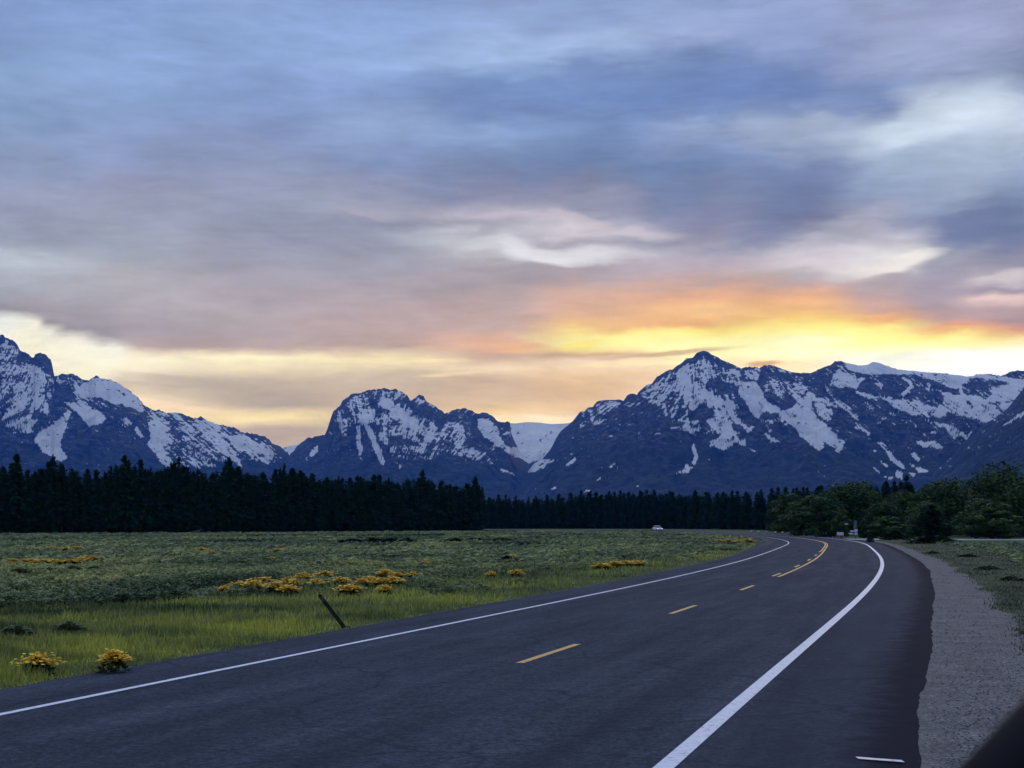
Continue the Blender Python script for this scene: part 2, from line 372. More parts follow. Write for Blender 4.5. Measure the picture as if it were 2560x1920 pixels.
SIL_R = [(1120,1306),(1180,1280),(1230,1250),(1270,1220),(1300,1198),(1317,1181),(1338,1157),(1358,1145),(1374,1126),(1386,1105),(1396,1085),(1406,1074),(1430,1055),(1442,1040),(1449,1031),(1461,1028),(1468,1019),(1482,1016),(1492,1004),(1518,999),(1540,999),(1559,1002),(1568,988),(1582,982.5),(1592,986.7),(1602,975),(1616,963),(1630,959),(1643,942),(1664,929),(1681,923),(1702,909),(1716,896),(1733,893),(1743,882.5),(1753,877),(1767,878),(1788,890),(1812,903),(1836,913),(1853,921),(1863,918),(1881,917),(1898,920),(1908,913),(1929,913.5),(1949,920),(1970,927),(1990,933),(2008,931.7),(2025,933),(2042,925),(2060,918),(2075,912),(2089,902),(2106,904),(2154,913.6),(2168,912),(2183,904),(2199,907),(2226,919),(2260,925),(2312,930),(2364,933),(2415,941),(2430,940),(2443,936),(2477,935),(2501,939),(2515,936),(2525,928),(2546,925.6),(2560,927),(2640,935),(2760,975),(2900,1020),(3100,1150),(3250,1306)]
SIL_F = [(2200,1306),(2230,1290),(2290,1230),(2329,1187),(2347,1170),(2381,1139),(2408,1104),(2436,1087),(2463,1059),(2491,1042),(2515,1025),(2529,1008),(2546,987),(2560,972),(2620,920),(2700,880),(2850,850),(3000,880),(3200,1050),(3450,1306)]

SNOW = {
 'L': [(C1,.46,8,[(0,170),(60,190),(120,260),(110,330),(200,330),(330,420),(350,520),(330,620),(260,680),(190,770),(100,740),(0,720)]),
       (C1,.95,8,[(480,510),(560,450),(620,430),(700,440),(780,470),(860,540),(910,600),(925,645),(860,622),(800,585),(772,560),(775,612),(720,622),(640,570),(540,560),(500,560)]),
       (C1,.85,7,[(450,590),(520,570),(600,620),(680,680),(660,710),(570,735),(545,700),(500,640)]),
       (C1,.93,7,[(440,630),(458,640),(432,720),(405,780),(385,850),(420,940),(390,960),(330,930),(270,900),(230,820),(250,790),(330,740),(390,700)]),
       (C1,.88,8,[(960,710),(1010,700),(1060,790),(1110,830),(1040,870),(1100,940),(1110,990),(1050,980),(990,900),(950,850),(985,810)]),
       (C1,.88,8,[(1260,700),(1350,700),(1420,740),(1400,780),(1480,850),(1540,940),(1550,990),(1490,950),(1400,870),(1290,780),(1240,730)]),
       (C1,.93,7,[(1480,800),(1580,800),(1700,860),(1760,910),(1730,970),(1650,950),(1560,890),(1490,840)]),
       (C1,.7,5,[(1190,800),(1240,860),(1320,930),(1300,950),(1210,890)]), (C1,.7,4,[(780,690),(830,680),(850,710),(820,720)]), (C1,.7,4,[(870,740),(930,800),(910,810),(860,760)]),
       (C1,.42,8,[(1000,640),(1400,720),(1560,790),(1450,790),(1200,720),(1000,690)]), (C1,.40,12,[(950,650),(1700,820),(1850,960),(1100,1000)]),
       (C1,.5,8,[(350,410),(540,440),(500,500),(380,470)])],
 'W': [(C1,1,10,[(1500,700),(2200,700),(2200,1200),(1500,1200)])],
 'M': [(C2,.60,9,[(510,230),(650,200),(760,230),(720,260),(830,310),(900,370),(1000,470),(1060,540),(1180,600),(1320,610),(1380,670),(1280,650),(1150,610),(1050,580),(980,570),(880,530),(760,480),(680,520),(700,570),(640,520),(640,420),(560,380),(480,400),(470,350),(510,300)]),
       (C2,.92,9,[(640,240),(700,250),(780,320),(880,380),(960,460),(1020,520),(940,500),(820,430),(720,380),(650,300)]),
       (C2,.95,4,[(500,420),(520,420),(515,520),(530,640),(510,620),(490,500)]), (C2,.98,4,[(545,410),(580,430),(640,560),(672,650),(655,670),(600,540)]),
       (C2,.9,8,[(490,340),(620,370),(600,400),(560,400),(500,400)]),
       (C2,.40,10,[(690,550),(1000,560),(1050,640),(880,640),(720,620)]),
       (C2,.80,8,[(1080,390),(1170,420),(1190,500),(1170,540),(1320,600),(1300,640),(1200,600),(1080,540),(900,380),(950,370),(1030,470)]),
       (C2,.95,7,[(1280,390),(1340,380),(1390,440),(1420,500),(1440,540),(1530,600),(1500,610),(1400,550),(1330,500),(1290,470)]),
       (C2,.50,8,[(370,340),(440,260),(520,230),(480,380),(430,480),(410,540),(370,400)]), (C2,.85,4,[(170,640),(210,580),(250,550),(240,590),(190,640)]),
       (C2,.9,7,[(1480,570),(1700,540),(1740,560),(1700,620),(1600,655),(1520,620)]), (C2,.8,4,[(1420,700),(1500,730),(1510,745),(1430,715)]),
       (C2,.75,4,[(750,660),(780,670),(775,690)]), (C2,.75,4,[(880,625),(920,590),(915,630)]), (C2,.5,5,[(540,205),(800,200),(1010,310),(900,290),(700,215)])],
 'B': [(C2,1.0,10,[(1300,350),(2000,350),(1900,560),(1760,580),(1700,620),(1600,660),(1500,620),(1440,560),(1400,450)]), (C2,.9,6,[(1440,400),(1850,400),(1760,560),(1600,650),(1500,600)])],
 'R': [(C3,.60,8,[(1150,310),(1260,240),(1340,230),(1480,290),(1600,310),(1620,400),(1560,420),(1400,350),(1340,400),(1250,430),(1200,480),(1120,560),(1080,500),(1120,420)]),
       (C3,.92,7,[(1140,330),(1200,330),(1260,400),(1300,480),(1230,470),(1150,400)]),
       (C3,.46,8,[(870,480),(1000,400),(1120,320),(1140,420),(1060,560),(1080,640),(1000,560),(900,520)]),
       (C3,.90,8,[(1180,420),(1340,400),(1500,480),(1540,560),(1600,650),(1690,720),(1660,760),(1600,720),(1570,740),(1620,800),(1630,840),(1560,830),(1480,870),(1400,860),(1390,830),(1430,800),(1480,770),(1400,740),(1360,680),(1430,640),(1400,570),(1300,540),(1260,600),(1200,560)]),
       (C3,.60,8,[(1100,560),(1220,560),(1230,700),(1270,770),(1180,740),(1080,740)]),
       (C3,.95,9,[(1560,390),(1700,400),(1740,450),(1780,560),(1880,610),(1960,610),(2060,500),(2100,480),(2110,600),(2200,700),(2215,780),(2205,880),(2120,850),(2020,740),(1900,640),(1800,580),(1720,650),(1690,620),(1620,500)]),
       (C3,.66,7,[(1790,400),(1880,370),(2000,400),(2090,430),(2050,500),(2000,520),(1860,490),(1780,460)]), (C3,.55,6,[(1650,300),(1750,300),(1720,380),(1640,360)]),
       (C3,.55,6,[(1810,290),(1900,300),(2080,370),(2060,420),(1960,340)]),
       (C3,1,3,[(1262,835),(1282,870),(1294,940),(1282,990),(1252,990),(1270,930),(1255,880)]), (C3,1,3,[(1130,1060),(1190,1030),(1205,998),(1228,1005),(1262,1020),(1220,1045),(1140,1066)]),
       (C3,.9,3,[(655,1015),(690,975),(700,990),(670,1015)]), (C3,.9,3,[(340,1005),(400,940),(410,955),(360,1005)]), (C3,.9,3,[(220,1170),(260,1155),(262,1165),(230,1176)]),
       (C3,.9,3,[(460,1195),(500,1175),(505,1185)]), (C3,.8,3,[(560,1110),(590,1090),(590,1105)]), (C3,.6,3,[(845,800),(870,760),(880,765),(860,805)]), (C3,.5,3,[(650,790),(720,765),(700,790)]),
       (C3,.75,4,[(1780,760),(1870,820),(1850,835),(1790,780)]), (C3,.48,7,[(1780,650),(1900,650),(1880,720),(1830,780)]),
       (C3,.62,5,[(540,560),(640,530),(740,545),(720,570),(600,640),(560,620)]), (C3,.8,4,[(500,600),(540,600),(530,690),(510,650)]), (C3,.8,4,[(415,690),(460,690),(450,720)]), (C3,.8,4,[(355,785),(400,785),(390,805)]),
       (C2,.75,6,[(1580,712),(1650,650),(1760,640),(1690,690),(1600,722)]),
       (C4,.96,9,[(0,400),(60,460),(180,510),(300,490),(340,400),(360,440),(350,520),(400,590),(480,630),(550,680),(560,730),(600,750),(575,815),(450,720),(430,795),(320,710),(250,640),(120,530),(0,480)]),
       (C4,1.0,6,[(620,150),(740,180),(820,150),(940,195),(1050,210),(1300,235),(1560,255),(1500,295),(1440,360),(1340,330),(1270,290),(1100,245),(900,245),(820,235),(740,245),(640,205)]),
       (C4,.85,7,[(540,270),(580,210),(620,250),(690,250),(700,290),(760,290),(700,350),(600,340),(520,330)]),
       (C4,.82,9,[(700,370),(830,400),(880,420),(960,420),(1050,440),(1160,450),(1280,490),(1330,470),(1340,400),(1280,370),(1430,410),(1480,400),(1500,470),(1560,490),(1700,470),(1860,450),(1840,480),(1720,560),(1640,600),(1600,580),(1450,540),(1300,560),(1200,540),(1100,540),(1020,510),(940,450),(800,430)]),
       (C4,.95,7,[(1550,245),(1750,270),(1925,290),(1925,330),(1860,420),(1780,440),(1560,480),(1480,400),(1440,330),(1500,290)]),
       (C4,.5,6,[(1720,580),(1860,490),(1925,400),(1925,330),(1850,440)]),
       (C4,.85,5,[(1270,600),(1400,630),(1450,670),(1560,670),(1500,710),(1400,690),(1300,630)]), (C4,.8,5,[(1090,590),(1150,640),(1210,660),(1290,680),(1200,690),(1130,640)]),
       (C4,.92,4,[(1140,745),(1270,740),(1340,780),(1300,785),(1200,772)]), (C4,1,4,[(860,740),(900,760),(980,850),(1060,920),(1040,932),(950,860)]), (C4,1,3,[(1090,830),(1120,818),(1172,870),(1130,874)]),
       (C4,1,3,[(1090,900),(1170,935),(1232,960),(1160,965)]), (C4,.95,3,[(870,880),(955,920),(945,940),(900,905)]), (C4,.95,3,[(825,925),(885,970),(870,982)]), (C4,.95,4,[(1000,950),(1042,965),(1035,1012),(990,1004)]),
       (C4,.95,3,[(915,1000),(965,1000),(955,1022)]), (C4,.95,3,[(1085,960),(1130,975),(1120,990)]), (C4,.9,3,[(800,800),(850,800),(840,815)]), (C4,.7,4,[(940,770),(985,800),(970,812)]),
       (C4,.72,4,[(480,340),(540,400),(660,490),(700,560),(800,640),(790,655),(650,530),(500,400)]), (C4,.68,6,[(370,420),(500,430),(530,520),(520,590),(440,550)]),
       (C4,.6,4,[(620,640),(690,700),(680,715)]), (C4,.62,5,[(690,600),(800,680),(780,700),(680,640)]), (C4,1,3,[(1092,328),(1114,338),(1034,412),(1012,405)]), (C4,.95,3,[(1040,268),(1105,318),(1095,328),(1030,280)]),
       (C4,.9,4,[(830,320),(887,320),(882,362)]), (C4,.7,4,[(1200,340),(1235,340),(1225,390)]), (C4,.8,3,[(870,560),(915,560),(900,572)]), (C4,.8,3,[(930,530),(965,530),(950,545)])],
 'F': [(C4,1,3,[(1960,505),(1780,598),(1772,615),(1960,530)])],
}
HOLES = {'R': [(C4,[(1480,330),(1530,285),(1620,280),(1740,305),(1800,320),(1700,345),(1640,350),(1680,390),(1640,420),(1580,390),(1500,395)]),
               (C3,[(1545,710),(1600,700),(1635,740),(1640,800),(1590,790),(1560,740)]),
               (C3,[(1340,400),(1440,430),(1520,470),(1500,520),(1430,500),(1420,470),(1350,430)])],
         'L': [(C1,[(560,560),(640,560),(740,600),(800,600),(700,650),(600,620)])], 'M': [(C2,[(560,215),(640,215),(640,300),(700,330),(660,350),(580,270)])]}

def poly_sdf(px, py, poly):
    """positive inside, in photo pixels"""
    poly = np.array(poly); n = len(poly)
    d = np.full(px.shape, 1e9); inside = np.zeros(px.shape, dtype=bool)
    for i in range(n):
        ax, ay = poly[i]; bx, by = poly[(i + 1) % n]
        ex, ey = bx - ax, by - ay
        t = np.clip(((px - ax) * ex + (py - ay) * ey) / (ex * ex + ey * ey + 1e-9), 0, 1)
        dd = (px - ax - t * ex) ** 2 + (py - ay - t * ey) ** 2
        d = np.minimum(d, dd)
        cond = ((ay > py) != (by > py)) & (px < (bx - ax) * (py - ay) / (by - ay + 1e-12) + ax)
        inside ^= cond
    d = np.sqrt(d)
    return np.where(inside, d, -d)

def rock_material():
    m = mat('mountain_rock_and_snow', rough=0.9, spec=0.1); t = m.node_tree
    oc = objcoord(t)
    sn = attr(t, 'snow'); lo = attr(t, 'wood')
    nz = noise(t, oc, 0.012, 8, 0.65)
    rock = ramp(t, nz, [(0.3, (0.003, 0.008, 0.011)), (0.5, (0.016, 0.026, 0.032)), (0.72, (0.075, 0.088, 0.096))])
    nf = noise(t, oc, 0.02, 7, 0.7)
    mpl = nd(t, 'ShaderNodeMapping'); mpl.inputs['Scale'].default_value = (1.0, 0.35, 2.2); mpl.inputs['Rotation'].default_value = (0, 0.5, 0); t.links.new(oc, mpl.inputs['Vector'])
    led = noise(t, mpl.outputs[0], 0.035, 7, 0.75)
    lsep = nd(t, 'ShaderNodeSeparateColor'); t.links.new(ramp(t, led, [(0.50, 0.0), (0.68, 1.0)]), lsep.inputs[0])
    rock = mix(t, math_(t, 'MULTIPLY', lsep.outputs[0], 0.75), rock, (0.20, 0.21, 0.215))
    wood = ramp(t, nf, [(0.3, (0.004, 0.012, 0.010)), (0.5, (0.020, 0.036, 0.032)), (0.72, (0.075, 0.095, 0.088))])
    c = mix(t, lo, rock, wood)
    sm = math_(t, 'ADD', sn, math_(t, 'MULTIPLY', math_(t, 'SUBTRACT', noise(t, oc, 0.055, 6, 0.65), 0.5), 1.0))
    mr = nd(t, 'ShaderNodeMapRange', interpolation_type='SMOOTHSTEP'); t.links.new(sm, mr.inputs['Value']); mr.inputs['From Min'].default_value = 0.28; mr.inputs['From Max'].default_value = 0.86
    snowc = ramp(t, noise(t, oc, 0.006, 5, 0.6), [(0.3, (0.62, 0.65, 0.68)), (0.7, (0.84, 0.86, 0.88))])
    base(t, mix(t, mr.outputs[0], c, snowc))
    set_bump(t, noise(t, oc, 0.022, 7, 0.7), 1.0, 34)
    return m
M_ROCK = rock_material()

def make_range(key, sil, D, depth, jag, seed, step=1.35, rows=210, ang=0.0, name='mountain', woodline=1190):
    sil = np.array(sil, dtype=float)
    u = np.arange(sil[0, 0], sil[-1, 0] + step, step)
    vr = np.interp(u, sil[:, 0], sil[:, 1])
    edge = np.clip((1306 - vr) / 60, 0, 1)
    vr = vr - jag * edge * (1.3 * fbm(u / 11.0, u * 0 + 3.3, seed, 3) + 0.8 * fbm(u / 4.2, u * 0 + 9.1, seed + 5, 2))
    Yr = D * (1 + 0.03 * fbm(u / 160.0, u * 0, seed + 9, 3))
    zr = np.maximum((HOR - vr) / F * Yr + CAMZ, 3.0)
    t = np.concatenate([np.linspace(0, 1, rows) ** 0.9, [1.01, 1.03, 1.08, 1.16, 1.3, 1.5]])
    nb = rows
    T, U = np.meshgrid(t, u)
    YR = Yr[:, None]; ZR = zr[:, None]
    Y = YR - depth + depth * T
    X = (U - CX) / F * Y
    prof = np.where(T <= 1, T ** 1.12, np.clip(1 - (T - 1) * 1.9, 0, 1))
    wx = X + 260 * fbm(X / 900, Y / 900, seed + 40, 3)
    rel = ridged(wx / 520 + ang * Y / 700, Y / 1500.0, seed + 3, 6) - 0.62
    fine = fbm(X / 90, Y / 140, seed + 77, 5)
    amp = 0.26 * ZR * np.clip(4 * T * (1 - T), 0, 1)
    Z = ZR * prof + amp * rel + np.clip(4 * T * (1 - T), 0, 1) * fine * 30 - np.where(T < 0.02, 6, 0)
    # seen rows of the slope in photo pixels, to lay the snowfields where they lie
    PX = U; PY = HOR - F * (Z - CAMZ) / Y
    dx = 6 * fbm(PX / 26, PY / 26, seed + 11, 4); dy = 5 * fbm(PX / 26, PY / 26, seed + 12, 4)
    qx, qy = PX + dx, PY + dy
    score = np.full(PX.shape, -2.2)
    # fall-line grain: long along the slope, narrow across
    lean = np.clip((PX - np.interp(PX, [0, 160, 400, 930, 1500, 1745, 2000, 2560], [120, 120, 120, 930, 1745, 1745, 1900, 2100])) / 110.0, -1, 1)
    gx = PX - lean * 1.25 * (PY - 1000)
    wob = 5 * fbm(PX / 30, PY / 30, seed + 61, 3)
    grain = 0.75 * fbm((gx + wob) / 6.0, PY / 22.0, seed + 21, 4, 0.7) + 0.62 * fbm(PX / 9.0, (PY + wob) / 3.6, seed + 23, 4, 0.65) + 0.35 * fbm(PX / 34.0, PY / 22.0, seed + 29, 3)
    grain = grain * 1.75
    for conv, dens, soft, poly in SNOW.get(key, []):
        s = poly_sdf(qx, qy, [conv(p) for p in poly])
        inn = np.clip(s / soft, -1, 1)
        need = (dens - 0.5) * (1.75 if dens > 0.8 else 1.0) - (0 if dens > 0.8 else 0.02); soft = soft * (1 if dens > 0.8 else 1.5)
        sc = np.where(inn > 0, inn * 0.12 + need, need + inn * 2.2)
        score = np.maximum(score, sc)
    for conv, poly in HOLES.get(key, []):
        s = poly_sdf(qx, qy, [conv(p) for p in poly])
        score = np.where(s > -3, np.minimum(score, -0.35 - np.clip(s, -3, 3) * 0.08), score)
    snow = score + grain * 1.05 - rel * 0.45 - 0.10
    # faint scattered flecks high up
    snow = np.maximum(snow, -1.05 + grain * 1.05 + np.clip((1110 - PY) / 200, -0.8, 0.35))
    snow = np.clip(snow * 1.5 + 0.5, 0, 1)
    wood = np.clip((PY - woodline + 28 * fbm(PX / 60, PY / 40, seed + 31, 4)) / 30 + 0.5, 0, 1)
    nv = len(t)
    V = np.stack([X, Y, Z], axis=-1).reshape(-1, 3)
    me = mesh_np(name, V, grid_faces(len(u), nv), [M_ROCK], smooth=True, attrs={'snow': snow.ravel(), 'wood': wood.ravel()})
    o = link(name, me)
    tag(o, kind='structure')
    return o
make_range('W', SIL_W, 13500, 2600, 0.4, 5, 3.0, 60)
make_range('B', SIL_B, 12500, 3000, 0.35, 6, 2.4, 110, woodline=1400)
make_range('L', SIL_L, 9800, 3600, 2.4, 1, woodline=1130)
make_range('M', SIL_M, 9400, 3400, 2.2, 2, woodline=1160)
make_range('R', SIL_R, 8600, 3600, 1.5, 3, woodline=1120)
make_range('F', SIL_F, 6000, 2600, 1.2, 4, 2.4, 110, woodline=1060)

# ================================================================== ROAD LINES
RL = np.array([(-19.4,-60),(-10.8,-30),(-2.27,0),(1.26,12.4),(3.77,21.2),(8.74,38.6),(18.9,77.6),(28.4,120),(35.0,152),(40.2,187),(43.2,215),(45.3,250),(46,290),(45,340),(42,390),(34,430),(18,462),(-10,485),(-60,505),(-150,530)], dtype=float)
def spline(P, n=3000):
    d = np.concatenate([[0], np.cumsum(np.linalg.norm(np.diff(P, axis=0), axis=1))])
    # natural cubic through points
    N = len(P); A = np.eye(N) * 1.0; B = np.zeros((N, 2)); h = np.diff(d)
    for i in range(1, N - 1):
        A[i, i - 1] = h[i - 1]; A[i, i] = 2 * (h[i - 1] + h[i]); A[i, i + 1] = h[i]
        B[i] = 6 * ((P[i + 1] - P[i]) / h[i] - (P[i] - P[i - 1]) / h[i - 1])
    Mx = np.linalg.solve(A, B)
    s = np.linspace(0, d[-1], n); k = np.clip(np.searchsorted(d, s) - 1, 0, N - 2)
    t = s - d[k]; hh = h[k]
    a = P[k]; m0 = Mx[k]; m1 = Mx[k + 1]; p1 = P[k + 1]
    hh = hh[:, None]; t = t[:, None]
    return a + t * ((p1 - a) / hh - hh * (2 * m0 + m1) / 6) + t * t * m0 / 2 + t ** 3 * (m1 - m0) / (6 * hh)
CV = spline(RL, 1500)
# light smoothing of the curve, then arc length
ker = np.hanning(41); ker /= ker.sum()
pad = np.vstack([CV[0] + (CV[0] - CV[1]) * np.arange(20, 0, -1)[:, None], CV, CV[-1] + (CV[-1] - CV[-2]) * np.arange(1, 21)[:, None]])
CV = np.stack([np.convolve(pad[:, 0], ker, 'valid'), np.convolve(pad[:, 1], ker, 'valid')], axis=1)
TAN = np.gradient(CV, axis=0); TAN /= np.linalg.norm(TAN, axis=1)[:, None]
NRM = np.stack([-TAN[:, 1], TAN[:, 0]], axis=1)        # to the left
ARC = np.concatenate([[0], np.cumsum(np.linalg.norm(np.diff(CV, axis=0), axis=1))])
def at(s, off):
    x = np.interp(s, ARC, CV[:, 0]); y = np.interp(s, ARC, CV[:, 1])
    nx = np.interp(s, ARC, NRM[:, 0]); ny = np.interp(s, ARC, NRM[:, 1])
    return np.stack([x + nx * off, y + ny * off], axis=-1)
def arc_of_y(y, off):
    s = np.linspace(0, ARC[-1], 8000); p = at(s, off)
    k = np.argmax(p[:, 1] > y)
    return s[k]
def road_dist(x, y):
    """signed offset from the right edge line (positive = left), for arrays"""
    out = np.empty(len(x)); ss = np.empty(len(x))
    C = CV[::4]; Nn = NRM[::4]; A4 = ARC[::4]
    for i in range(0, len(x), 4000):
        dx = x[i:i + 4000, None] - C[None, :, 0]; dy = y[i:i + 4000, None] - C[None, :, 1]
        k = np.argmin(dx * dx + dy * dy, axis=1); j = np.arange(len(k))
        out[i:i + 4000] = dx[j, k] * Nn[k, 0] + dy[j, k] * Nn[k, 1]; ss[i:i + 4000] = A4[k]
    return out, ss

def strip(name, offs_fn, z, material, s0=0.0, s1=None, ds=0.8, ncross=12, parent=None, skirt=0.0):
    s1 = ARC[-1] if s1 is None else s1
    s = np.arange(s0, s1 + ds * 0.5, ds) if s1 - s0 > ds else np.array([s0, s1])
    a, b = offs_fn(s)
    w = np.linspace(0, 1, ncross)
    O = a[:, None] * (1 - w) + b[:, None] * w
    S = np.repeat(s[:, None], ncross, axis=1)
    P = at(S.ravel(), 0); nx = np.interp(S.ravel(), ARC, NRM[:, 0]); ny = np.interp(S.ravel(), ARC, NRM[:, 1])
    P = P + np.stack([nx, ny], axis=-1) * O.ravel()[:, None]
    Zz = np.full((len(s), ncross), z)
    if skirt: Zz[:, 0] -= skirt; Zz[:, -1] -= skirt
    V = np.column_stack([P, Zz.ravel()])
    fc = grid_faces(len(s), ncross)[:, ::-1]
    me = mesh_np(name, V, fc, [material], attrs={'across': O.ravel(), 'along': S.ravel()})
    n = me.polygons[0].normal
    if n.z < 0: me.flip_normals()
    return link(name, me, parent)

# ---- materials for road
def asphalt():
    m = mat('asphalt', rough=0.9, spec=0.02); t = m.node_tree; oc = objcoord(t)
    pb = t.nodes['Principled BSDF']; pb.inputs['Sheen Weight'].default_value = 0.16; pb.inputs['Sheen Roughness'].default_value = 0.6; pb.inputs['Sheen Tint'].default_value = (0.5, 0.72, 1.0, 1)
    ac = attr(t, 'across'); al = attr(t, 'along')
    cm = nd(t, 'ShaderNodeCombineXYZ'); t.links.new(math_(t, 'MULTIPLY', ac, 1.0), cm.inputs[0]); t.links.new(math_(t, 'MULTIPLY', al, 0.06), cm.inputs[1])
    st = noise(t, cm.outputs[0], 1.6, 5, 0.6)
    big = noise(t, oc, 0.35, 4, 0.55)
    c = ramp(t, noise(t, oc, 16, 7, 0.92), [(0.37, (0.006, 0.007, 0.010)), (0.5, (0.034, 0.037, 0.044)), (0.63, (0.092, 0.097, 0.108))])
    c = mix(t, 1.0, c, ramp(t, noise(t, oc, 3.2, 6, 0.8), [(0.35, 0.74), (0.65, 1.26)]), 'MULTIPLY')
    c2 = mix(t, 1.0, c, ramp(t, st, [(0.32, 0.55), (0.5, 0.95), (0.68, 1.35)]), 'MULTIPLY')
    c3 = mix(t, 1.0, c2, ramp(t, big, [(0.3, 0.82), (0.7, 1.15)]), 'MULTIPLY')
    # wheel paths a little darker and smoother; newer, darker asphalt on the shoulder right of the edge line
    for ctr in (0.9, 2.75, 4.5, 6.35):
        d = math_(t, 'ABSOLUTE', math_(t, 'SUBTRACT', ac, ctr))
        mr = nd(t, 'ShaderNodeMapRange', interpolation_type='SMOOTHSTEP'); t.links.new(d, mr.inputs['Value']); mr.inputs['From Min'].default_value = 0.55; mr.inputs['From Max'].default_value = 0.05
        mr.inputs['To Min'].default_value = 0; mr.inputs['To Max'].default_value = 0.22
        c3 = mix(t, mr.outputs[0], c3, (0.018, 0.019, 0.024))
    jit = math_(t, 'MULTIPLY', math_(t, 'SUBTRACT', noise(t, oc, 1.2, 4), 0.5), 0.3)
    sh = nd(t, 'ShaderNodeMapRange', interpolation_type='SMOOTHSTEP'); t.links.new(math_(t, 'ADD', ac, jit), sh.inputs['Value']); sh.inputs['From Min'].default_value = 0.05; sh.inputs['From Max'].default_value = -0.35
    sh.inputs['To Max'].default_value = 0.5
    c3 = mix(t, sh.outputs[0], c3, (0.026, 0.027, 0.032))
    # tar-dark crumbling outer edge
    jit2 = math_(t, 'MULTIPLY', math_(t, 'SUBTRACT', noise(t, oc, 2.2, 6, 0.65), 0.5), 0.9)
    e2 = nd(t, 'ShaderNodeMapRange', interpolation_type='SMOOTHSTEP'); t.links.new(math_(t, 'ADD', ac, jit2), e2.inputs['Value']); e2.inputs['From Min'].default_value = -1.15; e2.inputs['From Max'].default_value = -1.75
    e2.inputs['To Max'].default_value = 0.93
    t.links.new(math_(t, 'MULTIPLY', math_(t, 'SUBTRACT', 1.0, e2.outputs[0]), 0.06), pb.inputs['Sheen Weight'])
    c3 = mix(t, e2.outputs[0], c3, (0.012, 0.014, 0.024))
    # scuffs and skid streaks
    vo = nd(t, 'ShaderNodeTexVoronoi', feature='DISTANCE_TO_EDGE'); vo.inputs['Scale'].default_value = 0.22
    wr = nd(t, 'ShaderNodeVectorMath', op='ADD'); t.links.new(oc, wr.inputs[0])
    nz = nd(t, 'ShaderNodeTexNoise'); nz.inputs['Scale'].default_value = 0.8; t.links.new(oc, nz.inputs['Vector']); t.links.new(nz.outputs['Color'], wr.inputs[1])
    t.links.new(wr.outputs[0], vo.inputs['Vector'])
    ck = nd(t, 'ShaderNodeMapRange'); t.links.new(vo.outputs['Distance'], ck.inputs['Value']); ck.inputs['From Min'].default_value = 0.0; ck.inputs['From Max'].default_value = 0.010
    ck.inputs['To Min'].default_value = 0.6; ck.inputs['To Max'].default_value = 0.0
    c3 = mix(t, ck.outputs[0], c3, (0.008, 0.008, 0.012))
    base(t, c3)
    set_bump(t, noise(t, oc, 90, 3, 0.8), 0.5, 0.004)
    return m
def paint(name, col):
    m = mat(name, col, 0.6, 0.4); t = m.node_tree; oc = objcoord(t)
    w = ramp(t, noise(t, oc, 14, 6, 0.75), [(0.34, tuple(v * 0.18 for v in col)), (0.42, tuple(v * 0.8 for v in col)), (0.7, col)])
    base(t, w); set_bump(t, noise(t, oc, 80, 3, 0.8), 0.3, 0.002)
    return m
def gravel():
    m = mat('gravel', rough=0.95, spec=0.2); t = m.node_tree; oc = objcoord(t)
    vo = nd(t, 'ShaderNodeTexVoronoi'); vo.inputs['Scale'].default_value = 38; t.links.new(oc, vo.inputs['Vector'])
    sv = nd(t, 'ShaderNodeSeparateColor'); t.links.new(vo.outputs['Color'], sv.inputs[0])
    c = ramp(t, sv.outputs[0], [(0.0, (0.085, 0.078, 0.072)), (0.45, (0.125, 0.116, 0.105)), (0.85, (0.165, 0.153, 0.138)), (1.0, (0.30, 0.285, 0.26))])
    c = mix(t, 1.0, c, ramp(t, noise(t, oc, 1.3, 6, 0.7), [(0.3, 0.62), (0.7, 1.2)]), 'MULTIPLY')
    # sand and thin grass creeping in
    g = ramp(t, noise(t, oc, 0.9, 5, 0.7), [(0.55, 0.0), (0.72, 0.5)])
    sg = nd(t, 'ShaderNodeSeparateColor'); t.links.new(g, sg.inputs[0])
    c = mix(t, sg.outputs[0], c, (0.07, 0.068, 0.045))
    base(t, c); set_bump(t, vo.outputs['Distance'], 0.35, 0.01)
    return m
def earth():
    m = mat('meadow_soil', rough=1.0, spec=0.05); t = m.node_tree; oc = objcoord(t)
    c = ramp(t, noise(t, oc, 0.12, 6, 0.6), [(0.3, (0.045, 0.065, 0.034)), (0.5, (0.085, 0.10, 0.052)), (0.7, (0.13, 0.13, 0.068))])
    c = mix(t, 1.0, c, ramp(t, noise(t, oc, 3.0, 6, 0.75), [(0.3, 0.55), (0.7, 1.35)]), 'MULTIPLY')
    base(t, c); set_bump(t, noise(t, oc, 4, 6, 0.7), 0.8, 0.08)
    return m
M_ASPH, M_WHITE, M_YEL, M_GRAV, M_SOIL = asphalt(), paint('white_paint', (0.80, 0.80, 0.80)), paint('yellow_paint', (0.72, 0.42, 0.06)), gravel(), earth()

# ground to the horizon: polar sheet, fine near the viewer
ang = np.linspace(0, 2 * math.pi, 97)[:-1]; rad = np.concatenate([np.linspace(0.5, 60, 40), np.geomspace(70, 70000, 50)])
A, R = np.meshgrid(ang, rad, indexing='ij')
V = np.stack([R * np.sin(A), R * np.cos(A), 0 * R], axis=-1).reshape(-1, 3)
nr = len(rad); fc = []
for i in range(96):
    a0 = i * nr + np.arange(nr - 1); b0 = ((i + 1) % 96) * nr + np.arange(nr - 1)
    fc.append(np.stack([a0, a0 + 1, b0 + 1, b0], axis=1))
V = np.vstack([V, [[0, 0, 0]]])
me = mesh_np('ground', V, np.vstack(fc), [M_SOIL])
if me.polygons[0].normal.z < 0: me.flip_normals()
tag(link('ground', me), kind='structure')

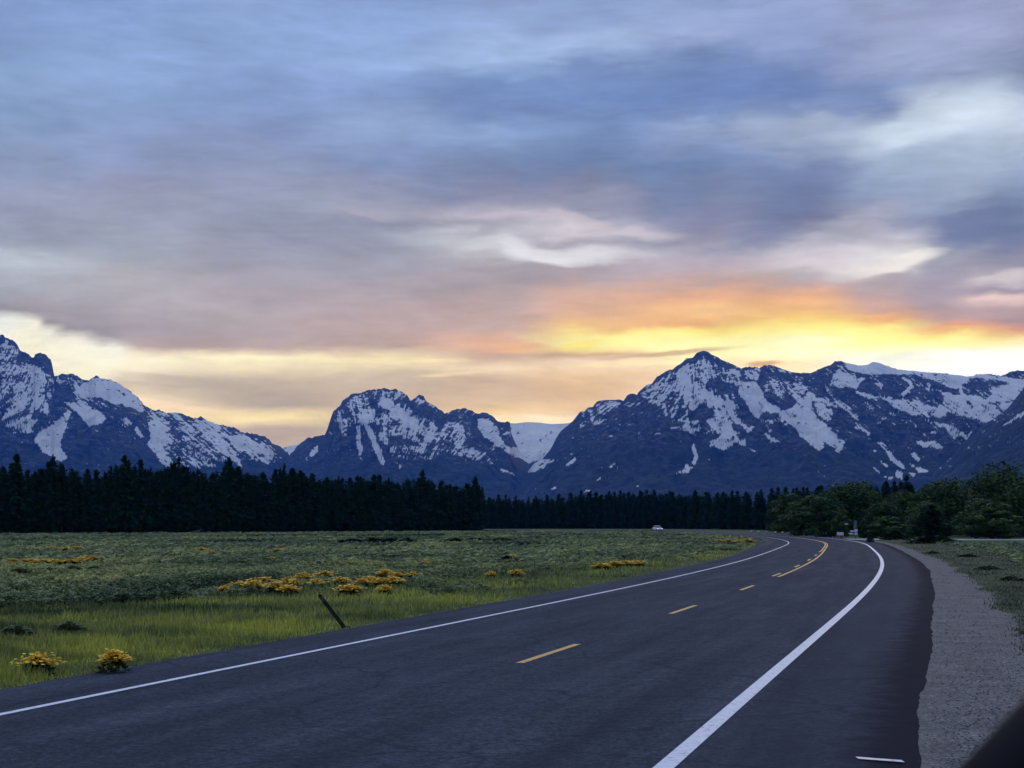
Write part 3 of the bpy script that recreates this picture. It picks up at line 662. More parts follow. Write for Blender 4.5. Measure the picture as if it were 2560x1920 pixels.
def gr_fn(s):
    y = np.interp(s, ARC, CV[:, 1])
    wv_ = 3.35 + 0.35 * fbm(s / 2.3, s * 0, 88, 4) + 0.15 * fbm(s / 0.5, s * 0, 89, 2) + np.interp(y, [-40, 5, 22, 40, 120, 200], [3.0, 1.4, 0.35, 0.0, -0.5, -0.6])
    return -wv_, np.full(len(s), -1.2)
tag(strip('gravel_shoulder', gr_fn, 0.006, M_GRAV, ds=0.3, ncross=6), kind='structure')
def bulge(y): return np.interp(y, [90, 150, 210, 300, 380], [0, 1.5, 2.4, 2.4, 0.5])
def as_fn(s):
    r = 2.12 + 0.035 * fbm(s / 0.5, s * 0, 55, 4, 0.6) + 0.10 * fbm(s / 5.0, s * 0, 56, 3)
    l = 8.72 + 0.05 * fbm(s / 0.8, s * 0, 57, 4) + bulge(np.interp(s, ARC, CV[:, 1]))
    return -r, l
tag(strip('road', as_fn, 0.022, M_ASPH, ds=0.25, ncross=14, skirt=0.02), kind='structure')

def line(name, off, w, m, s0=0, s1=None, wob=0.0):
    def fn(s):
        k = wob * fbm(s / 0.4, s * 0, 12, 3)
        return off - w / 2 + k * 0.3, off + w / 2 + k * 0.3
    return strip(name, lambda s: tuple(np.full(len(s), v) if np.isscalar(v) else v for v in fn(s)), 0.027, m, s0, s1, ds=0.5, ncross=2)
tag(line('road_marking', 0.0, 0.17, M_WHITE), kind='structure')
tag(line('road_marking', 7.2, 0.11, M_WHITE), kind='structure')
s_solid = arc_of_y(56, 3.6)
tag(line('road_marking', 3.54, 0.11, M_YEL, s_solid), kind='structure')
tag(line('road_marking', 3.73, 0.11, M_YEL, s_solid + 52), kind='structure')
sd0 = arc_of_y(21.4, 3.6)
for k in range(-2, 8):
    s0 = sd0 + 12.2 * k - (1.3 if k < 0 else 0)
    off = 3.6 if k < 3 else 3.80
    tag(line('lane_dash_marking', off, 0.12, M_YEL, s0, s0 + 3.3), kind='structure')
# short stray tick of white paint across the shoulder
tk = MB(); 
tx0, ty0 = ground_at(2142, 1902); tx1, ty1 = ground_at(2255, 1909)
tk.add([(tx0, ty0 - .06, .027), (tx1 - 0.06, ty1 - .06, .027), (tx1, ty1 - 0.09, .027), (tx1, ty1 + .02, .027), (tx1 - 0.1, ty1 + .07, .027), (tx0, ty0 + .06, .027)], [(0, 1, 2, 3, 4, 5)])
tag(link('road_marking', tk.mesh('road_marking', [M_WHITE])), kind='structure')
# blackish strip laid along the inner edge in the bend
M_STRIP = mat('blackish', (0.012, 0.012, 0.018), 0.8, 0.2)
sa, sb = arc_of_y(120, 8), arc_of_y(330, 8)
def strip_fn(s):
    k = np.sin(np.clip((s - sa) / (sb - sa), 0, 1) * math.pi) ** 0.5
    return 9.1 - 0.35 * k, 9.1 + 0.45 * k + 0.01
tag(strip('road_edge_strip', strip_fn, 0.026, M_STRIP, sa, sb, ds=1.0, ncross=3), kind='structure')
# pale side road crossing behind the right meadow
sr = MB()
xs = np.linspace(41, 130, 40); ctr = np.interp(xs, [41, 60, 80, 130], [186, 181, 172, 150]); wdt = np.interp(xs, [41, 60, 130], [4.0, 8.0, 8.0])
vsr = []
for x, c, w in zip(xs, ctr, wdt): vsr += [(x, c - w / 2, 0.012), (x, c + w / 2, 0.10)]
sr.add(vsr, [(2 * i, 2 * i + 2, 2 * i + 3, 2 * i + 1) for i in range(len(xs) - 1)])
M_PALE = mat('pale_gravel', (0.22, 0.22, 0.19), 0.95, 0.1); t = M_PALE.node_tree
base(t, ramp(t, noise(t, objcoord(t), 0.8, 5, 0.7), [(0.3, (0.26, 0.27, 0.23)), (0.7, (0.46, 0.46, 0.40))]))
tag(link('side_road', sr.mesh('side_road', [M_PALE])), kind='structure')

# ================================================================== GROUND COVER
def foliage_mat(name, stops, tone=True, scale=2.0, transl=0.0):
    m = mat(name, rough=0.85, spec=0.15); t = m.node_tree; oc = objcoord(t)
    nz = noise(t, oc, scale, 4, 0.7)
    f = math_(t, 'ADD', math_(t, 'MULTIPLY', nz, 0.45), math_(t, 'MULTIPLY', attr(t, 'tone'), 0.75)) if tone else nz
    base(t, ramp(t, f, stops))
    return m
M_GRASS = foliage_mat('grass_blades', [(0.15, (0.065, 0.095, 0.030)), (0.40, (0.20, 0.225, 0.062)), (0.65, (0.37, 0.37, 0.080)), (0.95, (0.62, 0.58, 0.080))], scale=1.2)
M_SAGE = foliage_mat('sagebrush_leaves', [(0.12, (0.026, 0.052, 0.026)), (0.36, (0.14, 0.18, 0.082)), (0.60, (0.29, 0.33, 0.145)), (0.88, (0.52, 0.50, 0.17))], scale=1.5)

def stamp(proto_v, proto_f, pos, scale, rot, extra=None):
    """numpy copies of one small mesh into one big one"""
    n = len(pos); c, s = np.cos(rot)[:, None], np.sin(rot)[:, None]
    x = proto_v[None, :, 0] * scale[:, None, 0]; y = proto_v[None, :, 1] * scale[:, None, 0]; z = proto_v[None, :, 2] * scale[:, None, 1]
    V = np.stack([x * c - y * s + pos[:, None, 0], x * s + y * c + pos[:, None, 1], z + pos[:, None, 2]], axis=-1).reshape(-1, 3)
    Fc = (proto_f[None] + (np.arange(n) * len(proto_v))[:, None, None]).reshape(-1, proto_f.shape[1])
    return V, Fc

def leaf_dome(n, rx, h, size, r, drop=0.25, flat=0.5):
    """n leaf triangles filling a low dome; returns verts, faces, tone"""
    V = []; tone = []
    for i in range(n):
        a = r.uniform(0, 2 * math.pi); q = r.uniform(0, 1) ** 0.5; el = r.uniform(0.0, 1.0)
        lump = 0.75 + 0.25 * math.sin(3 * a + rx) * math.cos(5 * a)
        rr = rx * lump * q * math.sqrt(max(0.05, 1 - (el * 0.95) ** 2))
        p = Vector((rr * math.cos(a), rr * math.sin(a), h * el * (1 - 0.35 * q)))
        d = Vector((math.cos(a) * q, math.sin(a) * q, 0.9 * r.uniform(0.3, 1.2))).normalized()
        u = d.cross(Vector((r.uniform(-1, 1), r.uniform(-1, 1), r.uniform(-1, 1)))).normalized()
        sz = size * r.uniform(0.6, 1.4)
        V += [p - u * sz * 0.5, p + u * sz * 0.5, p + d * sz * 1.5]
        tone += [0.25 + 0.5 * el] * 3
    V = np.array([tuple(v) for v in V]); Fc = np.arange(len(V)).reshape(-1, 3)
    return V, Fc, np.array(tone)

# ---- grass: blade count follows what the eye resolves, denser near the road
def seg_noise_zone(x, y):
    return fbm(x / 9.0, y / 9.0, 301, 4)
Ng = 420000
px = rng.uniform(-500, 3100, Ng); py = HOR + 12 + (rng.uniform(0, 1, Ng) ** 1.15) * 640
gx, gy = (px - CX) * (CAMZ * F / (py - HOR)) / F, CAMZ * F / (py - HOR)
off, ss = road_dist(gx, gy)
gl = gr_fn(ss)[0]
left_verge = (off > 8.72 + bulge(gy)) & (off < np.interp(gy, [20, 40, 60, 90], [21.0, 19.5, 16.5, 13.0]) + np.abs(rng.normal(0, 1.5, Ng)) + 4.5 * fbm(gx / 5, gy / 5, 44, 3) + np.clip(30 - gx * 0 - gy, 0, 30) * 0.35)
far_left = (off > 9.0 + bulge(gy)) & ~left_verge & (rng.uniform(0, 1, Ng) < 0.85)
right = (off < gl + 0.25) & (gy < 158) & (rng.uniform(0, 1, Ng) < np.clip((gl + 0.25 - off) / 0.7, 0.10, 1))
keep = (left_verge | far_left | right) & (gy < 360)
gx, gy, off, lv = gx[keep], gy[keep], off[keep], left_verge[keep]; n = len(gx)
hgt = rng.uniform(0.05, 0.17, n) * (1 + 1.1 * np.maximum(-0.7, fbm(gx / 0.7, gy / 0.9, 60, 3))); hgt *= np.where(lv, 1.0, np.where(off < 0, 0.45, 0.75))
hgt *= np.clip((np.abs(off - 8.7)) / 0.6, 0.35, 1) 
wid = 0.010 + gy * 0.00075
a = rng.uniform(0, 2 * math.pi, n); la = rng.uniform(0, 2 * math.pi, n); ln_ = rng.uniform(0.1, 0.6, n) * hgt
V = np.empty((n, 3, 3)); zz = np.zeros(n)
V[:, 0] = np.stack([gx - np.cos(a) * wid / 2, gy - np.sin(a) * wid / 2, zz], -1)
V[:, 1] = np.stack([gx + np.cos(a) * wid / 2, gy + np.sin(a) * wid / 2, zz], -1)
V[:, 2] = np.stack([gx + np.cos(la) * ln_, gy + np.sin(la) * ln_, hgt], -1)
zone = 0.40 + 0.70 * fbm(gx / 3.5, gy / 3.5, 301, 4) + 0.34 * fbm(gx / 0.9, gy / 0.9, 305, 3) + np.where((off > 8.7) & (off < 11.5), 0.20, 0) - np.where(lv, np.clip((off - 12) / 5, 0, 1) * 0.16, 0.12) + rng.uniform(-0.12, 0.12, n)
M_DRY = foliage_mat('dry_grass_blades', [(0.2, (0.07, 0.075, 0.04)), (0.45, (0.15, 0.145, 0.075)), (0.7, (0.24, 0.22, 0.115)), (0.95, (0.34, 0.33, 0.14))], scale=1.0)
for sel, nm_, mm_, lb_ in ((off > 0, 'grass', M_GRASS, 'short green and yellowish grass covering the left road verge and the meadow floor'), (off <= 0, 'dry_grass', M_DRY, 'thin tan and olive grass growing beside the gravel on the right')):
    me = mesh_np(nm_, V[sel].reshape(-1, 3), np.arange(3 * sel.sum()).reshape(-1, 3), [mm_], attrs={'tone': np.repeat(zone[sel], 3)})
    o = link(nm_, me); tag(o, lb_, 'grass', kind='stuff')

# ---- sagebrush: thousands of low grey-green bushes
r_ = random.Random(3)
pv_hi = leaf_dome(110, 0.5, 1.0, 0.11, r_); pv_lo = leaf_dome(26, 0.5, 1.0, 0.28, r_)
Ns = 26000
sy = 20 * (400 / 20) ** rng.uniform(0.0, 1, Ns); sx = (rng.uniform(-420, 3000, Ns) - CX) / F * sy
off, ss = road_dist(sx, sy)
lim = np.interp(sy, [20, 40, 60, 90], [19.0, 17.5, 14.5, 11.0]) + np.abs(rng.normal(0, 1.3, Ns)) - 0.6 + 4.0 * fbm(sx / 5, sy / 5, 44, 3) + np.clip(30 - sy, 0, 30) * 0.35
patch = fbm(sx / 6.0, sy / 9.0, 71, 4)
island = ((off > 11.0) & (patch > 0.12) & (sx < -5)) | ((off > 10.5) & (patch > 0.38))
left = (off > lim) | island
rightm = (off < -7.0 - 1.5 * fbm(sx / 4, sy / 4, 93, 2)) & (sy < 150)
ok = (left | rightm) & (fbm(sx / 2.2, sy / 3.5, 99, 3) > -0.18)
front = np.interp((sx / sy) * F + CX, [-400, 0, 600, 1000, 1205, 1260, 1500, 1800, 2000, 2400, 2700], [288, 298, 328, 370, 405, 500, 520, 480, 400, 200, 170])
ok &= (sy < front - 3)
sx, sy, off = sx[ok], sy[ok], off[ok]
n = len(sx)
wd = rng.uniform(0.35, 0.75, n) * (1 + sy / 250); ht = rng.uniform(0.12, 0.26, n)
dark = fbm(sx / 14.0, sy / 26.0, 401, 4)
tone = 0.47 + 0.50 * fbm(sx / 7.0, sy / 15.0, 402, 4) + rng.uniform(-0.14, 0.14, n) - np.where(dark > 0.36, 0.34, 0)
big = dark > 0.36; ht = np.where(big, ht * 1.35, ht); wd = np.where(big, wd * 1.2, wd)
for (nm, pv, sel) in (('near', pv_hi, sy < 75), ('far', pv_lo, sy >= 75)):
    k = sel.sum(); pos = np.column_stack([sx[sel], sy[sel], np.zeros(k)])
    V, Fc = stamp(pv[0], pv[1], pos, np.column_stack([wd[sel], ht[sel]]), rng.uniform(0, 6.28, k))
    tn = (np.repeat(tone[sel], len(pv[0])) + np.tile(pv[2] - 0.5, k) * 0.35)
    if nm == 'near': VA, FA, TA = V, Fc, tn
    else:
        Fc = Fc + len(VA); VA = np.vstack([VA, V]); FA = np.vstack([FA, Fc]); TA = np.concatenate([TA, tn])
me = mesh_np('sagebrush', VA, FA, [M_SAGE], attrs={'tone': TA})
o = link('sagebrush', me); tag(o, 'low grey green sagebrush covering the meadow on both sides of the road', 'sagebrush', kind='stuff')

# loose stones in the gravel
Np = 9000
py = HOR + 60 + rng.uniform(0, 1, Np) * 560; px = rng.uniform(2100, 2900, Np)
gx, gy = (px - CX) * (CAMZ * F / (py - HOR)) / F, CAMZ * F / (py - HOR)
off, ss = road_dist(gx, gy); ok = (off < -1.95 - rng.uniform(0, 0.3, Np)) & (off > gr_fn(ss)[0] - 0.5)
gx, gy = gx[ok], gy[ok]; n = len(gx)
oct_v = np.array([(1, 0, 0.3), (0.1, 0.9, 0.3), (-0.9, 0.1, 0.3), (0, -1, 0.3), (0, 0.1, 0.8), (0, 0, -0.3)], dtype=float)
oct_f = np.array([(0, 1, 4), (1, 2, 4), (2, 3, 4), (3, 0, 4), (1, 0, 5), (2, 1, 5), (3, 2, 5), (0, 3, 5)])
sz = rng.uniform(0.004, 0.013, n) * (1 + gy / 40)
V, Fc = stamp(oct_v, oct_f, np.column_stack([gx, gy, np.where(off[ok] > -2.3, 0.024, 0.007)]), np.column_stack([sz, sz * 0.8]), rng.uniform(0, 6.28, n))
M_STONE = mat('loose_stones', rough=0.9, spec=0.2); t = M_STONE.node_tree
base(t, ramp(t, noise(t, objcoord(t), 9, 2, 0.9), [(0.35, (0.085, 0.083, 0.085)), (0.65, (0.25, 0.24, 0.235))]))
me = mesh_np('loose_gravel', V, Fc, [M_STONE]); tag(link('loose_gravel', me), 'loose grey pebbles scattered over the gravel shoulder', 'gravel', kind='stuff')

# ================================================================== FLOWERING BUSHES
M_FLOW = mat('yellow_flowers', rough=0.7, spec=0.2); t = M_FLOW.node_tree
base(t, ramp(t, noise(t, objcoord(t), 9, 3, 0.7), [(0.3, (0.72, 0.44, 0.02)), (0.5, (0.93, 0.60, 0.03)), (0.75, (0.95, 0.72, 0.08))]))
M_BUSH = foliage_mat('bush_leaves', [(0.2, (0.012, 0.026, 0.012)), (0.5, (0.03, 0.055, 0.022)), (0.8, (0.06, 0.09, 0.03))], tone=False, scale=6)
def flower_mesh(seed, n=440):
    r = random.Random(seed); mb = MB()
    heads = []
    for h in range(26):
        a = r.uniform(0, 6.28); q = r.uniform(0, 1) ** 0.6
        heads.append((0.46 * q * math.cos(a), 0.46 * q * math.sin(a), (0.95 - 0.42 * q) + r.uniform(-0.10, 0.10), r.uniform(0.08, 0.16)))
    for i in range(n):
        hx, hy, hz, hr = r.choice(heads)
        p = Vector((hx + r.gauss(0, hr), hy + r.gauss(0, hr), hz + r.gauss(0, hr * 0.45)))
        u = Vector((r.uniform(-1, 1), r.uniform(-1, 1), r.uniform(-.3, .3))).normalized(); w = u.cross(Vector((r.uniform(-.5, .5), r.uniform(-.5, .5), 1))).normalized()
        s = r.uniform(0.035, 0.070)
        mb.add([p + (u * math.cos(k * 1.2566) + w * math.sin(k * 1.2566)) * s for k in range(5)], [(0, 1, 2, 3, 4)])
    return mb.mesh('flowers', [M_FLOW])
FL = [flower_mesh(20 + k) for k in range(4)]
FO = []
for k in range(4):
    v, f, tn = leaf_dome(300, 0.55, 0.85, 0.085, random.Random(50 + k)); FO.append(mesh_np('foliage', v, f, [M_BUSH]))
def bush(px, py, wpx, label, group=None, hk=1.0):
    x, y = ground_at(px, py)
    o = empty('flowering_bush', (x, y, 0), random.uniform(0, 6.28))
    w = wpx * y / F * (0.92 if y < 25 else 1.15); h = (0.26 + 0.08 * random.random()) * hk
    h = min(h, w * 0.55 + 0.06)
    o.scale = (w, w, h)
    tag(o, label, 'bush', group)
    k = random.randrange(4)
    link('foliage', FO[k], o); tag(link('flowers', FL[(k + random.randrange(4)) % 4], o), kind='stuff')
bush(95, 1690, 100, 'yellow flowering bush nearest the road in the lower left corner')
bush(285, 1683, 92, 'sparser yellow flowering bush second from the lower left corner, near the asphalt')
G1 = 'yellow bushes clustered behind the leaning post'
for (a_, b_, c_) in [(562,1487,30),(603,1474,48),(632,1478,52),(655,1464,56),(688,1482,48),(716,1470,42),(757,1456,42),(738,1472,36),(790,1470,38)]:
    bush(a_, b_, c_, 'yellow flowering bush in the dense patch left of the leaning post', G1)
bush(722, 1490, 46, 'bright yellow bush at the front of the patch left of the leaning post')
bush(808, 1448, 44, 'yellow bush at the back of the patch, straight above the leaning post', G1)
bush(873, 1490, 56, 'large bright yellow bush just right of the leaning post')
for (a_, b_, c_) in [(852,1466,42),(905,1470,46),(928,1462,52),(958,1470,50),(984,1466,54),(965,1448,46),(990,1450,40)]:
    bush(a_, b_, c_, 'yellow flowering bush in the patch right of the leaning post', 'yellow bushes clustered right of the leaning post')
bush(962, 1490, 36, 'small yellow bush at the lower edge of the patch right of the leaning post')
bush(1034, 1450, 30, 'lone yellow bush standing just right of the flowering patch')
bush(1228, 1447, 24, 'small yellow bush alone in mid meadow, left of the pair by the verge')
bush(1290, 1444, 32, 'yellow bush in mid meadow on the edge of the green verge')
for (a_, b_, c_) in [(1505,1424,42),(1535,1420,44),(1562,1418,40),(1592,1416,36)]:
    bush(a_, b_, c_, 'yellow bush in the short row beside the road before the bend', 'yellow bushes in a row beside the road')
for (a_, b_, c_) in [(28,1410,40),(75,1411,42),(115,1410,44),(140,1413,36),(175,1412,44),(205,1408,36),(225,1404,44)]:
    bush(a_, b_, c_, 'yellow bush in the far row at the left side of the meadow', 'far row of yellow bushes at the left')
for (a_, b_, c_) in [(135,1376,36),(165,1378,32),(190,1376,34)]:
    bush(a_, b_, c_, 'small distant yellow bush behind the far left row', 'distant yellow bushes behind the left row')
bush(503, 1380, 26, 'tiny distant yellow bush, upper left of a pair in mid meadow')
bush(530, 1390, 22, 'tiny distant yellow bush, lower right of a pair in mid meadow')
bush(690, 1382, 34, 'faint distant yellow bush far behind the flowering patch')
bush(680, 1404, 18, 'small yellow bush between the flowering patch and the faint far one')
bush(1065, 1414, 16, 'tiny yellow bush in the blue green meadow before the far trees')
bush(1282, 1399, 18, 'tiny yellow bush in the meadow near its middle, in line with the forest gap')
for (a_, b_, c_) in [(1792,1357,34),(1818,1358,32),(1870,1357,30),(1848,1360,24)]:
    bush(a_, b_, c_, 'yellow bush on the meadow tip inside the road bend', 'yellow bushes inside the road bend', 1.3)

# ================================================================== TREES
M_BARK = mat('bark', rough=0.95, spec=0.05); t = M_BARK.node_tree
base(t, ramp(t, noise(t, objcoord(t), 5, 5, 0.7), [(0.3, (0.02, 0.017, 0.014)), (0.7, (0.07, 0.06, 0.05))]))
M_PBARK = mat('pale_bark', rough=0.9, spec=0.1); t = M_PBARK.node_tree
base(t, ramp(t, noise(t, objcoord(t), 5, 5, 0.7), [(0.35, (0.05, 0.05, 0.045)), (0.6, (0.22, 0.22, 0.20))]))
M_NEED = mat('conifer_needles', rough=0.9, spec=0.08); t = M_NEED.node_tree
base(t, ramp(t, noise(t, objcoord(t), 0.9, 4, 0.7), [(0.3, (0.006, 0.022, 0.008)), (0.55, (0.015, 0.050, 0.018)), (0.8, (0.045, 0.10, 0.032))]))
M_LEAF = mat('broad_leaves', rough=0.8, spec=0.15); t = M_LEAF.node_tree
base(t, ramp(t, noise(t, objcoord(t), 0.8, 4, 0.75), [(0.3, (0.016, 0.038, 0.010)), (0.5, (0.042, 0.082, 0.020)), (0.75, (0.12, 0.175, 0.036))]))

def conifer(seed, H=14.0, R=1.9, clear=0.08, whorls=46, per=8, dens=1.0):
    """trunk mesh and crown mesh: whorls of drooping fronds of needle triangles"""
    r = random.Random(seed); tb = MB()
    bend = (r.uniform(-.2, .2), r.uniform(-.2, .2))
    tb.tube([(bend[0] * (k / 5) ** 2, bend[1] * (k / 5) ** 2, H * k / 5) for k in range(6)], [0.17 - 0.15 * (k / 5) for k in range(6)], 6)
    Vv = []; 
    for w in range(whorls):
        f = clear + (1 - clear) * (w / (whorls - 1)) ** 0.95
        z = H * f
        prof = (1 - f) ** 0.57 * (0.6 + 0.4 * min(1, (f - clear) * 6)) + 0.055
        gap = 1.0 if r.random() > 0.12 else 0.5
        for b in range(per if f < 0.85 else max(4, per - 2)):
            a = r.uniform(0, 6.283); ln = R * prof * gap * r.uniform(0.55, 1.25)
            dr = -0.28 * ln * r.uniform(0.2, 1.4) if f < 0.88 else 0.35 * ln
            c, s = math.cos(a), math.sin(a)
            o = Vector((bend[0] * f * f, bend[1] * f * f, z))
            nseg = 3 if ln > 0.8 else 2
            for q in range(nseg):
                t0, t1 = q / nseg, (q + 1.35) / nseg
                p0 = o + Vector((c * ln * t0, s * ln * t0, dr * t0 * t0)); p1 = o + Vector((c * ln * min(t1, 1.1), s * ln * min(t1, 1.1), dr * t1 * t1))
                side = Vector((-s, c, r.uniform(-.5, .5))) * (0.16 + 0.20 * ln * (1 - t0) + 0.05) * r.uniform(0.7, 1.3)
                Vv += [p0 - side, p0 + side, p1]
                if r.random() < 0.8: Vv += [p0 + Vector((0, 0, 0.12)), p0 + side * 0.4 + Vector((0, 0, -0.30 - 0.2 * ln)), p1]
    V = np.array([tuple(v) for v in Vv]); Fc = np.arange(len(V)).reshape(-1, 3)
    return tb.mesh('trunk', [M_BARK]), V, Fc

def broadleaf(seed, H=9.0, R=3.4, n=4200, leaf=0.20, lobes=16, low=0.12, tm=None):
    r = random.Random(seed); tb = MB()
    top = H * 0.75
    pts = [(0, 0, 0), (0.08, 0.03, H * 0.2), (-0.05, 0.1, H * 0.42), (0.1, 0, top)]
    tb.tube(pts, [0.20, 0.16, 0.11, 0.03], 8)
    L_ = []
    for k in range(lobes):
        a = r.uniform(0, 6.283); el = r.uniform(low, 1.0); q = math.sqrt(max(0, 1 - (2 * (el - 0.45)) ** 2 * 0.75)) * r.uniform(0.35, 0.85)
        c = Vector((R * q * math.cos(a), R * q * math.sin(a), H * (0.04 + 0.84 * el)))
        L_.append((c, R * r.uniform(0.36, 0.58)))
        z0 = min(c.z * 0.55, top * 0.9)
        tb.tube([(0, 0, z0), tuple(Vector((0, 0, z0)).lerp(c, 0.5) + Vector((0, 0, 0.2))), tuple(c)], [0.07, 0.045, 0.015], 5)
    L_.append((Vector((0, 0, H * 0.8)), R * 0.42))
    Vv = []
    for i in range(n):
        c, rr = r.choice(L_)
        d = Vector((r.gauss(0, 1), r.gauss(0, 1), r.gauss(0, 1))).normalized()
        p = c + d * rr * (r.uniform(0.25, 1.0) ** 0.45) * Vector((1, 1, 0.85)).length / 1.65
        if p.z < 0.3: p.z = 0.3 + r.random() * 0.4
        u = Vector((r.gauss(0, 1), r.gauss(0, 1), r.gauss(0, 1))).normalized(); w = u.cross(d).normalized()
        s = leaf * r.uniform(0.6, 1.5)
        Vv += [p - u * s, p + w * s * 0.7, p + u * s, p - w * s * 0.7]
    V = np.array([tuple(v) for v in Vv]); Fc = np.arange(len(V)).reshape(-1, 4)
    return tb.mesh('trunk', [tm or M_BARK]), V, Fc

CON = []
for k in range(7):
    tm_, V, Fc = conifer(100 + k, 14.0, [2.3, 2.6, 1.9, 2.1, 2.9, 1.6, 2.5][k], [0.05, 0.03, 0.10, 0.06, 0.02, 0.12, 0.05][k], 46, 8)
    CON.append((tm_, mesh_np('crown', V, Fc, [M_NEED]), V, Fc))
BRO = []
for k in range(4):
    tm_, V, Fc = broadleaf(200 + k, 9.0, [3.4, 2.6, 3.9, 2.2][k], 9000, 0.15, [26, 20, 32, 16][k], 0.0)
    BRO.append((tm_, mesh_np('crown', V, Fc, [M_LEAF])))

def tree(name, protos, k, x, y, sx_, sz_, label, cat, group=None):
    o = empty(name, (x, y, 0), random.uniform(0, 6.28)); o.scale = (sx_, sx_, sz_)
    tag(o, label, cat, group)
    link('trunk', protos[k][0], o); link('crown', protos[k][1], o)
    return o

# left forest edge: distance of its front by photo column, and a top line
LX = [-330, -150, 0, 300, 600, 1000, 1212]; LZ = [285, 293, 304, 318, 335, 380, 420]
LT = [(-330,1160),(-20,1158),(15,1155),(40,1137),(60,1165),(95,1160),(130,1138),(165,1152),(215,1165),(260,1170),(312,1142),(350,1150),(400,1162),(445,1140),(480,1165),(530,1168),(572,1145),(600,1160),(640,1170),(705,1162),(712,1158),(760,1172),(800,1180),(860,1182),(905,1180),(945,1180),(1000,1190),(1055,1176),(1090,1192),(1130,1196),(1160,1200),(1190,1190),(1204,1196)]
lt = np.array(LT, dtype=float)
CXs = [1212, 1300, 1500, 1700, 1850, 2000, 2200, 2400, 2750]; CZs = [540, 545, 548, 530, 470, 410, 350, 300, 270]
CT = np.array([(1212,1236),(1240,1232),(1290,1234),(1330,1238),(1380,1232),(1460,1222),(1500,1226),(1560,1224),(1640,1220),(1700,1226),(1760,1224),(1820,1222),(1900,1222),(1960,1212),(2010,1212),(2060,1208),(2110,1215),(2150,1210),(2200,1200),(2260,1196),(2300,1212),(2340,1206),(2420,1196),(2500,1200),(2750,1200)], dtype=float)
G_L = 'conifers along the tall left forest edge'; G_C = 'conifers along the far forest edge beyond the road'
trees = []
x = -150.0
while x < 1200:
    z = np.interp(x, LX, LZ); trees.append((x, z, 'L', 0)); x += random.uniform(1.5, 3.4) * F / z * 0.93
x = -150.0
while x < 1195:
    z = np.interp(x, LX, LZ) + random.uniform(2.5, 5); trees.append((x, z, 'L', 1)); x += random.uniform(1.7, 3.6) * F / z
x = 1222.0
while x < 2620:
    z = np.interp(x, CXs, CZs); trees.append((x, z, 'C', 0)); x += random.uniform(1.9, 3.8) * F / z * 1.2
x = 1226.0
while x < 2620:
    z = np.interp(x, CXs, CZs) + random.uniform(3, 6); trees.append((x, z, 'C', 1)); x += random.uniform(2.0, 4.0) * F / z * 1.25
random.shuffle(trees); trees = trees[:288]
for (px_, z, sd_, row) in trees:
    T_ = lt if sd_ == 'L' else CT
    top = np.interp(px_, T_[:, 0], T_[:, 1]) + abs(random.gauss(0, 1)) * (11 if sd_ == 'L' else 6) + (5 if sd_ == 'L' else 1)
    H = (HOR - top) * z / F + CAMZ
    X_ = (px_ - CX) * z / F
    lab, g = (('dark conifer in the unbroken front of the tall forest on the left', G_L) if sd_ == 'L' else ('dark conifer in the lower far forest edge beyond the road', G_C))
    sc = H / 14.0
    tree('conifer_tree', CON, random.randrange(7) if sd_ == 'L' else random.choice((0, 1, 4, 6, 3)), X_, z, sc * (random.uniform(0.85, 1.2) if sd_ == 'L' else random.uniform(0.95, 1.35)), sc, lab, 'tree', g)
for (px_, top, k, wk, lab) in [(42, 1134, 0, 1.25, 'tall bushy topped conifer rising at the far left of the forest edge'), (131, 1136, 5, 1.1, 'narrow conifer with a knobbed top second from the left corner'),
        (313, 1138, 4, 1.0, 'broad conifer rising above its neighbours under the snow chute'), (350, 1148, 1, .9, 'conifer just right of the broad tall one in the left forest'), (446, 1137, 5, .9, 'slender dark spire rising above the middle of the left forest'),
        (573, 1143, 1, 1.0, 'triangular topped conifer standing highest in the right half of the left forest'), (709, 1158, 5, .9, 'thin spire conifer below the dip between the mountains'),
        (1057, 1174, 1, 1.0, 'pointed conifer rising near the right part of the left forest'), (1188, 1190, 0, .95, 'last tall conifer where the left forest steps down'), (1205, 1215, 3, .9, 'lower conifer closing the right end of the left forest')]:
    z = np.interp(px_, LX, LZ) - 0.8; H = (HOR - top) * z / F + CAMZ
    tree('conifer_tree', CON, k, (px_ - CX) * z / F, z, H / 14 * wk, H / 14, lab, 'tree')
for (px_, top, k, wk, zz_, lab) in [(2268, 1188, 0, 1.1, 300, 'pointed dark conifer standing out above the broadleaf trees near the right'), (2388, 1192, 5, 1.2, 280, 'small dark spire conifer left of the big rounded tree')]:
    H = (HOR - top) * zz_ / F + CAMZ
    tree('conifer_tree', CON, k, (px_ - CX) * zz_ / F, zz_, H / 14 * wk, H / 14, lab, 'tree')

# the forest behind the front rows, one mass
pos, scs, ks = [], [], []
def depth_rows(LXs, LZs, T_, x0, x1, nrow, dx):
    for row in range(nrow):
        x = x0
        while x < x1:
            zf = np.interp(x, LXs, LZs); z = zf + 6.5 + row * 3.6 + random.uniform(-1.5, 1.5)
            top = np.interp(x, T_[:, 0], T_[:, 1]) + 9 + abs(random.gauss(0, 6))
            H = (HOR - top) * zf / F + CAMZ
            pos.append(((x - CX) * z / F, z, 0)); scs.append((H / 14 * random.uniform(1.1, 1.6), H / 14 * (1 - 0.0 * row)))
            ks.append(random.randrange(3)); x += random.uniform(2.0, 4.0) * F / z * dx
depth_rows([v for v in LX], LZ, lt, -480, 1196, 10, 1.0)
depth_rows(CXs, CZs, CT, 1150, 2900, 9, 1.25)
lite = []
for k in range(3):
    _, V, Fc = conifer(300 + k, 14.0, [1.9, 2.3, 1.6][k], 0.04, 26, 6); lite.append((V, Fc))
pos = np.array(pos); scs = np.array(scs); ks = np.array(ks)
VA = []; FA = []; b = 0
